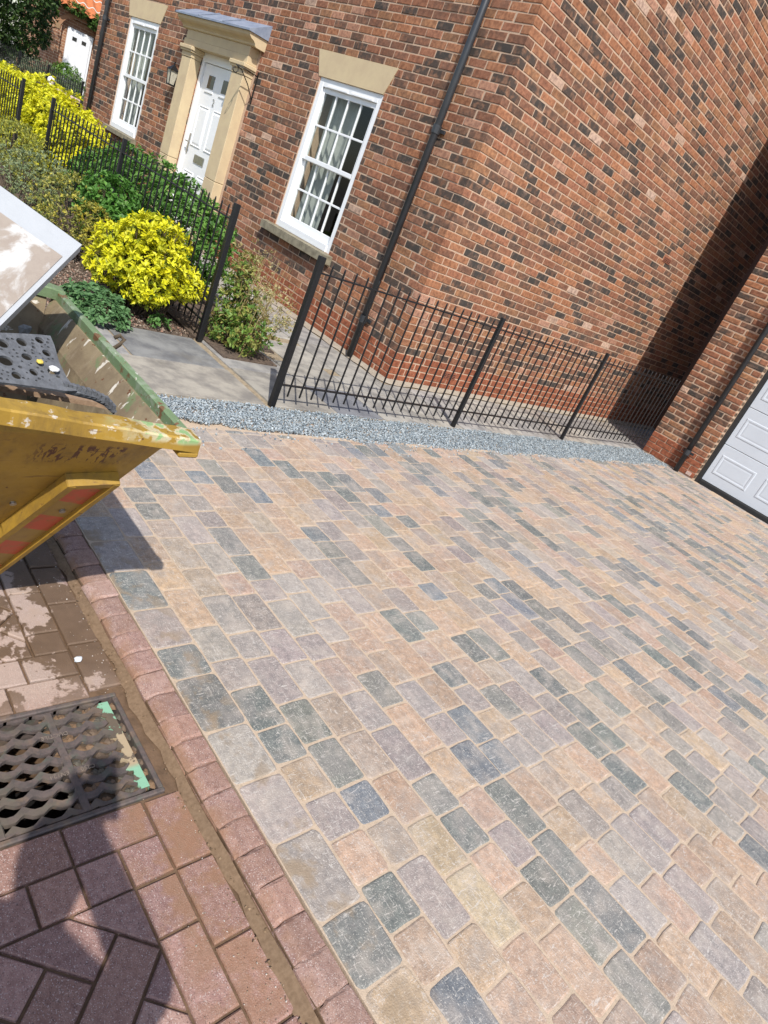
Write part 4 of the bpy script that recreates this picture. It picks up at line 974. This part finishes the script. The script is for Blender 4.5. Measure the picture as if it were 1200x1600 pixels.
for k, (u, v, r_, c_) in enumerate(((82,581,.011,(.75,.76,.76)),(60,570,.008,(.62,.48,.10)))):
    p = mloc(u, v); w3 = mwm @ Vector((p[0], p[1], .010)); chunk('paint_crumb', tuple(w3), r_, c_, ('white pebble of plaster on the perforated mat','yellow crumb on the perforated mat')[k], 'crumb', (1.2,1,.5), k)

# ------------------------------------------------------------------ planting
def leaves(name, parent, base, nrm, k, L, W, tilt, cols, seed=0, droop=0.0):
    r = np.random.default_rng(seed); N = len(base)
    B = np.repeat(base, k, 0)+r.normal(0, L*.12, (N*k,3)); n = np.repeat(nrm, k, 0)
    a = r.normal(size=(N*k,3)); a -= n*(a*n).sum(1, keepdims=True); a /= np.linalg.norm(a, axis=1, keepdims=True)+1e-9
    t = np.radians(r.uniform(tilt[0], tilt[1], (N*k,1))); d = n*np.cos(t)+a*np.sin(t); d[:,2] -= droop; d /= np.linalg.norm(d, axis=1, keepdims=True)
    up = n-d*(n*d).sum(1, keepdims=True)+r.normal(0,.25,(N*k,3)); s = np.cross(d, up); s /= np.linalg.norm(s, axis=1, keepdims=True)+1e-9; up = np.cross(s, d)
    l = L*r.uniform(.65,1.2,(N*k,1)); w = W*r.uniform(.7,1.15,(N*k,1))
    V = np.stack([B, B+d*l*.55+s*w*.5+up*w*.16, B+d*l-up*l*.08, B+d*l*.55-s*w*.5+up*w*.16], 1)
    F = (np.array([[0,1,2],[0,2,3]])[None]+np.arange(N*k)[:,None,None]*4).reshape(-1,3)
    me = bpy.data.meshes.new(name); me.from_pydata(V.reshape(-1,3).tolist(), [], F.tolist())
    ci = np.repeat(r.integers(0, len(cols), N), k); mixr = r.random(N*k) < .3; ci[mixr] = r.integers(0, len(cols), mixr.sum())
    c = np.array(cols)[ci]*r.uniform(.8,1.2,(N*k,1)); c = np.concatenate([c, np.ones((N*k,1))], 1)
    at = me.attributes.new('Col','FLOAT_COLOR','FACE'); at.data.foreach_set('color', np.repeat(c, 2, 0).astype(np.float32).ravel())
    me.materials.append(M['leaf']); return link(name, me, parent)
def lumps_surface(lumps, n, seed, shell=(.72,1.03), zmin=0.02):
    r = np.random.default_rng(seed); P_, N_ = [], []
    vol = np.array([l[3]*l[4]+l[4]*l[5]+l[3]*l[5] for l in lumps]); cnt = (n*vol/vol.sum()).astype(int)+1
    for l, m in zip(lumps, cnt):
        u = r.normal(size=(m,3)); u /= np.linalg.norm(u, axis=1, keepdims=True); c = np.array(l[:3]); R = np.array(l[3:6])
        p = c+u*R*r.uniform(shell[0], shell[1], (m,1)); nn = u/R; nn /= np.linalg.norm(nn, axis=1, keepdims=True)
        keep = p[:,2] > zmin
        for o in lumps:
            if o is l: continue
            q = (p-np.array(o[:3]))/np.array(o[3:6]); keep &= (q**2).sum(1) > .55
        P_.append(p[keep]); N_.append(nn[keep])
    return np.concatenate(P_), np.concatenate(N_)
def shrub(name, label, lumps, n, k, L, W, cols, seed, tilt=(35,80), cat='shrub', group=None, stems=6, upb=.5, shell=(.72,1.03), core=.62, droop=0):
    c = np.array([[l[0], l[1]] for l in lumps]).mean(0); s_ = empty(name, (c[0], c[1], 0)); tag(s_, label, cat, group)
    p, nn = lumps_surface(lumps, n, seed, shell); nn = nn+np.array([0,0,upb])+np.random.default_rng(seed+1).normal(0,.22,nn.shape); nn /= np.linalg.norm(nn, axis=1, keepdims=True)
    leaves('foliage', s_, p, nn, k, L, W, tilt, cols, seed, droop)
    r_ = random.Random(seed); mb = MB()
    for l in lumps:
        for _ in range(stems):
            a = Vector((c[0]*.5+l[0]*.5+r_.uniform(-.04,.04), c[1]*.5+l[1]*.5+r_.uniform(-.04,.04), -.02)); b = Vector((l[0]+r_.uniform(-.7,.7)*l[3], l[1]+r_.uniform(-.7,.7)*l[4], l[2]+r_.uniform(0,.6)*l[5]))
            mb.tube([a, a.lerp(b, .5)+Vector((r_.uniform(-.03,.03), r_.uniform(-.03,.03), .02)), b], [.009,.006,.003], 5)
    if mb.f: mb.build('stems', M['bark'], s_)
    return s_
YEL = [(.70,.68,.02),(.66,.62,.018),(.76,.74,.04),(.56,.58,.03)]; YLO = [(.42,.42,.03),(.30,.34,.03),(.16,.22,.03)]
# the round golden shrub: yellow rosettes, greener inside and below
def golden(name, label, lumps, n, seed, L=.052, W=.026, group=None):
    s_ = shrub(name, label, lumps, n, 7, L, W, YEL, seed, (40,88), group=group, upb=.55)
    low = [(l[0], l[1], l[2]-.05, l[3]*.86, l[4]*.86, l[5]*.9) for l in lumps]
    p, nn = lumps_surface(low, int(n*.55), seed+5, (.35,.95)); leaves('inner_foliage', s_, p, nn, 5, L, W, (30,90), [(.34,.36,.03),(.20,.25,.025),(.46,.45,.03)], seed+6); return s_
gx, gy = -.72, -2.30
_r = random.Random(5); gl_ = []
for i in range(17):
    th = i*2.4; rr = .30*math.sqrt((i+.5)/17); zz = .60-1.15*rr*rr/.3+_r.uniform(-.07,.07); gl_.append((gx+math.cos(th)*rr*1.5, gy+math.sin(th)*rr*1.05, zz+_r.uniform(-.04,.05), _r.uniform(.12,.20), _r.uniform(.12,.18), _r.uniform(.08,.14)))
gl_ += [(gx+.26,gy-.12,.22,.15,.14,.08),(gx-.34,gy-.1,.30,.13,.12,.08),(gx+.05,gy-.24,.26,.16,.12,.09),(gx-.05,gy,.38,.30,.26,.2)]
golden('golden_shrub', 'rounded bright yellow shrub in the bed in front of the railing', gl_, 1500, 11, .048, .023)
golden('golden_hedge', 'tall golden yellow hedge behind the railing by the gate gap', [(-5.45,-1.35,.52,.62,.42,.50),(-6.2,-1.35,.60,.65,.45,.54),(-7.0,-1.32,.62,.65,.45,.56),(-7.8,-1.3,.58,.7,.45,.54),(-8.7,-1.35,.55,.7,.5,.52),(-9.5,-1.35,.5,.6,.5,.5),(-6.6,-1.6,.35,1.0,.35,.38),(-8.3,-1.65,.35,1.0,.35,.38)], 5200, 23, .06, .03)
GRN = [(.10,.23,.04),(.125,.27,.05),(.07,.17,.035),(.16,.31,.06)]
shrub('green_hedge', 'glossy mid green shrub hedge between the railing and the front door', [(-1.45,-1.55,.50,.40,.34,.40),(-1.95,-1.55,.56,.46,.36,.42),(-2.5,-1.55,.58,.5,.36,.42),(-3.1,-1.55,.58,.5,.36,.42),(-3.7,-1.55,.48,.5,.34,.36),(-4.25,-1.5,.36,.4,.3,.28),(-2.6,-1.66,.3,1.4,.22,.30)], 5200, 6, .055, .028, GRN, 31, (40,85), 'hedge')
c_ = aty(110, 322, -2.5)
shrub('variegated_shrub', 'olive and cream variegated shrub beside the yellow one', [(c_.x-.05,c_.y,.40,.30,.28,.28),(c_.x+.2,c_.y-.02,.38,.22,.22,.2),(c_.x-.15,c_.y+.1,.5,.2,.2,.18),(c_.x+.05,c_.y-.1,.22,.3,.2,.16)], 1100, 6, .028, .013, [(.36,.36,.09),(.25,.28,.07),(.46,.43,.14),(.17,.21,.05),(.58,.52,.10)], 41, (20,70))
c_ = aty(146, 338, -2.42); shrub('yellow_sprig', 'small yellow tipped sprig between the olive shrub and the yellow one', [(c_.x,c_.y,.42,.15,.14,.13),(c_.x+.12,c_.y,.30,.12,.1,.1)], 260, 6, .03, .014, [(.50,.42,.06),(.40,.36,.07),(.24,.26,.05)], 43, (20,75), stems=8)
c_ = aty(174, 306, -2.2); shrub('leafy_shrub', 'bright green leafy shrub behind the olive variegated one', [(c_.x,c_.y,.58,.26,.24,.22),(c_.x-.15,c_.y,.42,.24,.22,.2),(c_.x+.16,c_.y,.40,.22,.2,.2)], 620, 6, .055, .028, [(.10,.25,.04),(.075,.19,.035),(.14,.30,.06)], 47, (40,90))
c_ = aty(22, 285, -2.75); shrub('grey_shrub', 'dull grey green shrub behind the white edged board', [(c_.x,c_.y,.30,.38,.32,.26),(c_.x-.35,c_.y+.1,.36,.35,.3,.26),(c_.x+.22,c_.y+.12,.26,.28,.25,.2),(c_.x-.1,c_.y+.25,.45,.35,.25,.24)], 1500, 6, .03, .013, [(.23,.29,.16),(.28,.34,.20),(.16,.21,.10),(.34,.36,.14)], 53, (20,70))
c_ = aty(30, 255, -2.2); shrub('olive_shrub', 'olive green shrub at the foot of the railing before the golden hedge', [(c_.x,c_.y,.42,.42,.25,.28),(c_.x-.5,c_.y,.4,.42,.25,.26),(c_.x+.4,c_.y,.34,.35,.2,.22)], 1100, 6, .034, .015, [(.33,.35,.08),(.23,.27,.07),(.48,.46,.08)], 57, (20,75))
c_ = atz(150, 482, .06); shrub('cranesbill', 'low clump of dark green lobed leaves at the path edge', [(c_.x-.10,c_.y+.02,.06,.27,.22,.13),(c_.x+.06,c_.y+.02,.05,.22,.2,.11)], 520, 6, .045, .03, [(.11,.22,.09),(.14,.27,.11),(.085,.18,.07)], 61, (55,95), 'plant', stems=5, upb=1.2, droop=.1)
c_ = atz(247, 508, .02); shrub('seedling', 'tiny green seedling at the edge of the flagstone', [(c_.x,c_.y,.04,.09,.08,.05)], 40, 5, .04, .026, [(.10,.22,.06),(.13,.26,.07)], 67, (50,95), 'plant', stems=3, upb=1.0)
c_ = aty(378, 500, -1.68)
s_ = shrub('mixed_shrub', 'straggly green shrub with dry cream tips right of the railing post', [(c_.x-.16,c_.y,.36,.15,.15,.22),(c_.x+.02,c_.y+.02,.30,.16,.15,.16),(c_.x+.18,c_.y+.02,.20,.17,.15,.14),(c_.x-.02,c_.y-.08,.12,.28,.16,.10),(c_.x-.22,c_.y+.03,.56,.10,.1,.14)], 620, 6, .048, .022, [(.12,.23,.05),(.15,.27,.06),(.20,.30,.06),(.32,.33,.09),(.30,.24,.08)], 71, (30,90), shell=(.4,1.25))
p, nn = lumps_surface([(c_.x-.16,c_.y+.05,.66,.17,.16,.18),(c_.x+.15,c_.y+.08,.50,.26,.14,.14),(c_.x+.34,c_.y+.12,.40,.16,.12,.12)], 420, 72, (.1,1.3)); leaves('dry_tips', s_, p, nn, 4, .030, .010, (20,90), [(.50,.42,.20),(.40,.30,.14),(.55,.50,.28),(.25,.26,.08)], 73)
mb = MB(); _r = random.Random(8)
for i in range(34):
    a = Vector((c_.x+_r.uniform(-.2,.2), c_.y+_r.uniform(-.1,.12), .0)); b = a+Vector((_r.uniform(-.18,.32), _r.uniform(-.05,.14), _r.uniform(.4,.85))); mb.tube([a, a.lerp(b,.55)+Vector((_r.uniform(-.03,.03),0,.04)), b], [.004,.003,.0015], 4, (.34,.26,.13,1))
mb.build('dry_stalks', M['rough_tinted'], s_)
# background planting past the end of the house
shrub('lavender_hedge', 'grey green lavender hedge with white flowers past the house', [(-10.9-i*.75,.75,.55,.6,.5,.55+.08*(i % 3)) for i in range(10)], 3200, 6, .07, .016, [(.17,.21,.13),(.22,.26,.17),(.12,.16,.08)], 81, (5,45), 'hedge', upb=1.4)
shrub('clipped_ball', 'round clipped bright green bush in front of the white door', [(-17.0,2.03,.80,.46,.46,.60)], 900, 6, .07, .03, [(.14,.27,.04),(.17,.31,.05),(.10,.21,.03)], 83, (30,80), 'bush')
tr = shrub('dark_tree', 'dense dark green evergreen tree left of the arched brick wall', [(-17.4,.55,3.0,1.3,1.15,1.9),(-17.6,1.05,3.3,1.0,.75,1.7),(-17.2,-.6,2.6,1.3,1.2,1.9),(-17.5,.95,1.75,.8,.62,.75),(-17.2,-1.8,2.4,1.3,1.2,2.0),(-17.6,.3,4.8,1.5,1.3,1.4),(-17.4,-.1,1.5,1.1,1.1,.9)], 9000, 6, .12, .055, [(.035,.075,.018),(.05,.10,.025),(.025,.055,.015),(.08,.14,.03)], 91, (30,80), 'tree', stems=2)
for ch in tr.children:
    if ch.name.startswith('foliage'): ch.name = 'crown'
mb = MB(); mb.tube([(-17.5,-.1,-.42),(-17.45,-.05,1.5),(-17.5,.1,3.5)], [.22,.17,.09], 10); mb.build('trunk', M['bark'], tr)

# ------------------------------------------------------------------ neighbour with the arched recess and white door
def m_farbrick():
    t = NT('far_brick', .9, .15); s_ = t.sep(); cb = t.n.new('ShaderNodeCombineXYZ'); t.l.new(s_[1], cb.inputs[0]); t.l.new(s_[2], cb.inputs[1])
    bt = t.n.new('ShaderNodeTexBrick'); t.l.new(cb.outputs[0], bt.inputs['Vector']); bt.inputs['Scale'].default_value = 1.0; bt.inputs['Brick Width'].default_value = .225; bt.inputs['Row Height'].default_value = .075; bt.inputs['Mortar Size'].default_value = .006
    bt.inputs['Color1'].default_value = (.40,.21,.12,1); bt.inputs['Color2'].default_value = (.27,.13,.08,1); bt.inputs['Mortar'].default_value = (.55,.42,.30,1)
    t.col(bt.outputs['Color']); t.bump(t.math('SUBTRACT', 1.0, bt.outputs['Fac']), .5, .01); M['far_brick'] = t.m
m_farbrick()
nh = empty('neighbour_house', (-22.5, 5.2, 0)); tag(nh, 'brick cottage with orange pantile roof and an arched recess round a white door', 'house')
NX, NY0, NY1, NZ = -21.0, 2.62, 8.0, 2.92
mb = MB(); slab(mb, NY0, NY1, -.3, NZ, [(2.93,4.05,-.31,2.62)], lambda m, a, b, c, d: m.box(NX-.3, NX, a, b, c, d)); mb.build('wall', M['far_brick'], nh)
mb = MB(); mb.box(NX-.32, NX-.12, 2.93, 4.05, -.3, 2.62); mb.build('arch_recess', M['far_brick'], nh)
mb = MB(); pts = []
for i in range(13): th = math.pi-i*math.pi/12; pts.append((3.49+math.cos(th)*.62, 2.18+math.sin(th)*.50))
for a, b in zip(pts, pts[1:]):
    o1 = (3.49+(a[0]-3.49)*1.22, 2.18+(a[1]-2.18)*1.22); o2 = (3.49+(b[0]-3.49)*1.22, 2.18+(b[1]-2.18)*1.22)
    MB().extr([(NX+.001,a[0],a[1]),(NX+.001,b[0],b[1]),(NX+.001,o2[0],o2[1]),(NX+.001,o1[0],o1[1])], (.02,0,0), (.42*random.uniform(.8,1.1),.24,.14,1)).build('arch_stone', M['rough_tinted'], nh)
# fill of the corners above the arch curve
for s_ in (-1, 1):
    q_ = [(NX-.005, 3.49+s_*.56, 2.62)]+[(NX-.005, min(4.05,max(2.93,3.49+s_*math.cos(t_)*.60)), 2.18+math.sin(t_)*.46) for t_ in np.linspace(0, math.pi/2, 7)]+[(NX-.005, 3.49, 2.62)]
    mb = MB(); mb.extr(q_ if s_ < 0 else q_[::-1], (-.1,0,0)); mb.build('arch_spandrel', M['far_brick'], nh)
nd = empty('door', (NX-.1, 3.5, 0), nh)
MB().cbox(NX-.11, NX-.04, 3.12, 3.88, -.25, 2.36, .01).build('door_frame', M['white_paint'], nd)
MB().cbox(NX-.039, NX-.015, 3.19, 3.81, -.2, 2.27, .01).build('door_leaf', M['white_paint'], nd)
for yy in (3.27, 3.55): MB().box(NX-.014, NX-.008, yy, yy+.13, 2.05, 2.15).build('door_light', M['glass_dark'], nd)
MB().box(NX-.014, NX-.004, 3.42, 3.62, .95, 1.02).build('letter_box', M['steel'], nd)
mb = MB(); prs = []
nw = 200
for i in range(nw+1):
    yy = NY0-.25+(NY1-NY0+.5)*i/nw; wv = .035*math.sin(yy*2*math.pi/.28); prs.append([(NX+.28-k*.32, yy, NZ-.08+k*.26+wv+(.03 if k else 0)*0) for k in range(9)])
for a, b in zip(prs, prs[1:]):
    for k in range(8): mb.poly([a[k], b[k], (b[k+1][0], b[k+1][1], b[k+1][2]-.02), (a[k+1][0], a[k+1][1], a[k+1][2]-.02)])
mb.build('pantile_roof', M['roof_tile'], nh, fixn=False)
MB().box(NX-3, NX-.31, NY0, NY0+.3, -.3, NZ).build('gable_wall', M['far_brick'], nh)
shrub('wall_climber', 'green climber on the cottage wall under the orange roof', [(-20.85,4.0,2.75,.2,.42,.22),(-20.85,3.2,2.85,.15,.4,.12),(-20.85,4.4,2.3,.2,.3,.5)], 420, 6, .10, .05, [(.08,.16,.03),(.11,.21,.04),(.06,.12,.025)], 95, (30,85), 'climber', stems=0)
lw = MB().cbox(-12.2, -10.5, .12, .30, .86, .93, .01).build('coping_stone', M['rough_tinted'])
lwall = empty('low_wall', (-11.4, .2, 0)); tag(lwall, 'low garden wall with a pinkish coping beside the lavender hedge', 'wall'); lw.parent = lwall; lw.matrix_parent_inverse = Matrix.Translation(lwall.location).inverted(); lw.color = (.62,.46,.40,1)
MB().box(-12.18, -10.52, .15, .28, -.42, .859, (.35,.19,.13,1)).build('wall_face', M['tinted'], lwall)
mb = MB(); 
for i in range(7):
    pass
bm = bmesh.new(); bmesh.ops.create_uvsphere(bm, u_segments=16, v_segments=10, radius=.07)
me = bpy.data.meshes.new('ball_finial'); bm.to_mesh(me); bm.free(); me.transform(Matrix.Translation((-12.05,.21,1.01))); me.materials.append(M['white_paint']); link('ball_finial', me, lwall)
MB().tube([(-12.05,.21,.925),(-12.05,.21,.945),(-12.05,.21,.96)], [.05,.04,.03], 12).build('finial_foot', M['white_paint'], lwall, True)

# small litter on the road
chunk('pale_stone', tuple(atz(122, 1030, RZ+.008)), .011, (.62,.66,.70), 'small pale broken stone on the muddy road blocks', 'stone', (1,1.1,.8), 9)

# ------------------------------------------------------------------ the photographer, whose shadow falls across the road blocks
def person():
    J = {'pel':((4.93,-5.08,.93),.135),'sp':((4.90,-5.04,1.13),.125),'ch':((4.86,-5.00,1.33),.145),'nk':((4.83,-4.97,1.49),.055),'hd':((4.80,-4.955,1.58),.085),'hf':((4.785,-4.95,1.64),.095),'ht':((4.79,-4.955,1.715),.07),
         'rs':((4.99,-4.87,1.40),.07),'re':((4.86,-4.69,1.20),.060),'rw':((4.59,-4.775,1.385),.042),'ls':((4.71,-5.12,1.40),.07),'le':((4.72,-5.33,1.12),.045),'lw':((4.66,-5.25,.90),.032),'lp':((4.64,-5.23,.82),.036),
         'rh':((5.02,-5.09,.88),.10),'rk':((5.03,-5.08,.46),.065),'ra':((5.05,-5.10,.06),.045),'rt':((4.92,-4.96,.0),.04),'lh':((4.88,-5.21,.88),.10),'lk':((4.86,-5.22,.46),.065),'la':((4.87,-5.24,.06),.045),'lt':((4.75,-5.09,.0),.04)}
    E_ = [('pel','sp'),('sp','ch'),('ch','nk'),('nk','hd'),('hd','hf'),('hf','ht'),('ch','rs'),('rs','re'),('re','rw'),('ch','ls'),('ls','le'),('le','lw'),('lw','lp'),('pel','rh'),('rh','rk'),('rk','ra'),('ra','rt'),('pel','lh'),('lh','lk'),('lk','la'),('la','lt')]
    # right hand behind the phone: palm and five fingers of different lengths
    pc = CAMP-fw*.045-UP*.045; J['rp'] = (tuple(pc), .030); E_.append(('rw','rp'))
    for k, (o, l) in enumerate(((.030,.055),(.012,.065),(-.008,.060),(-.026,.048))):
        b_ = pc+UP*o-RT*.012; J['f%da' % k] = (tuple(b_-RT*l*.5-fw*.004), .0095); J['f%db' % k] = (tuple(b_-RT*l+fw*.012), .0085); E_ += [('rp','f%da' % k), ('f%da' % k,'f%db' % k)]
    J['ta'] = (tuple(pc+RT*.035-UP*.01), .012); J['tb'] = (tuple(pc+RT*.055+UP*.025+fw*.008), .0095); E_ += [('rp','ta'), ('ta','tb')]
    ids = {k: i for i, k in enumerate(J)}; me = bpy.data.meshes.new('person'); me.from_pydata([J[k][0] for k in J], [(ids[a], ids[b]) for a, b in E_], [])
    o = bpy.data.objects.new('tmp', me); C.objects.link(o); o.modifiers.new('s', 'SKIN'); sv = me.skin_vertices[0].data
    for k, i in ids.items(): sv[i].radius = (J[k][1], J[k][1]); sv[i].use_root = (k == 'pel')
    sd = o.modifiers.new('d', 'SUBSURF'); sd.levels = 2; sd.render_levels = 2
    dg = bpy.context.evaluated_depsgraph_get(); m2 = bpy.data.meshes.new_from_object(o.evaluated_get(dg)); bpy.data.objects.remove(o)
    at = m2.attributes.new('Col', 'FLOAT_COLOR', 'FACE'); cols = []
    for p in m2.polygons:
        c = p.center; cols += list((.05,.045,.04,1) if c.z < .07 else (.04,.05,.09,1) if c.z < .95 else (.5,.32,.24,1) if c.z > 1.50 or (c-CAMP).length < .2 else (.08,.09,.10,1))
    at.data.foreach_set('color', cols); m2.materials.clear(); m2.materials.append(M['tinted']); m2.polygons.foreach_set('use_smooth', [True]*len(m2.polygons))
    p = link('person', m2); tag(p, 'person standing on the red blocks, seen only by the shadow beside the grating', 'person'); return p
person()
mb = MB(); ph0 = CAMP-fw*.018-UP*.05+RT*.012
c8 = [ph0+RT*a+UP*b for a, b in ((-.037,-.078),(.037,-.078),(.037,.078),(-.037,.078))]; mb.extr(c8, -fw*.009, (.02,.02,.025,1)); tag(mb.build('phone', M['tinted']), 'phone held up by the person, seen only by its shadow', 'phone')

def grit(n):
    x = rng.uniform(2.3, 4.9, n); y = -3.87-rng.exponential(.09, n); k = ~((x > GX0) & (x < GX1) & (y > GY0)); return np.stack([x, y, np.full(n, RZ+.0005)], 1)[k]
stones(650, grit, .0022, [(.30,.22,.15),(.20,.14,.09),(.42,.36,.30),(.16,.11,.075),(.55,.50,.45)], 'grit', M['gravel'], 'scattered grit and crumbs of dried clay along the red kerb', 'grit')
def clods(n):
    x = rng.uniform(2.3, 4.9, n); y = -3.845-rng.uniform(0,1,n)**2*.04; return np.stack([x, y, np.full(n, RZ+.004)], 1)
stones(240, clods, .0045, [(.22,.15,.095),(.17,.115,.07),(.27,.19,.12)], 'clay_crumbs', M['rough_tinted'], 'crumbled brown clay lying in the channel beside the red kerb', 'clay')
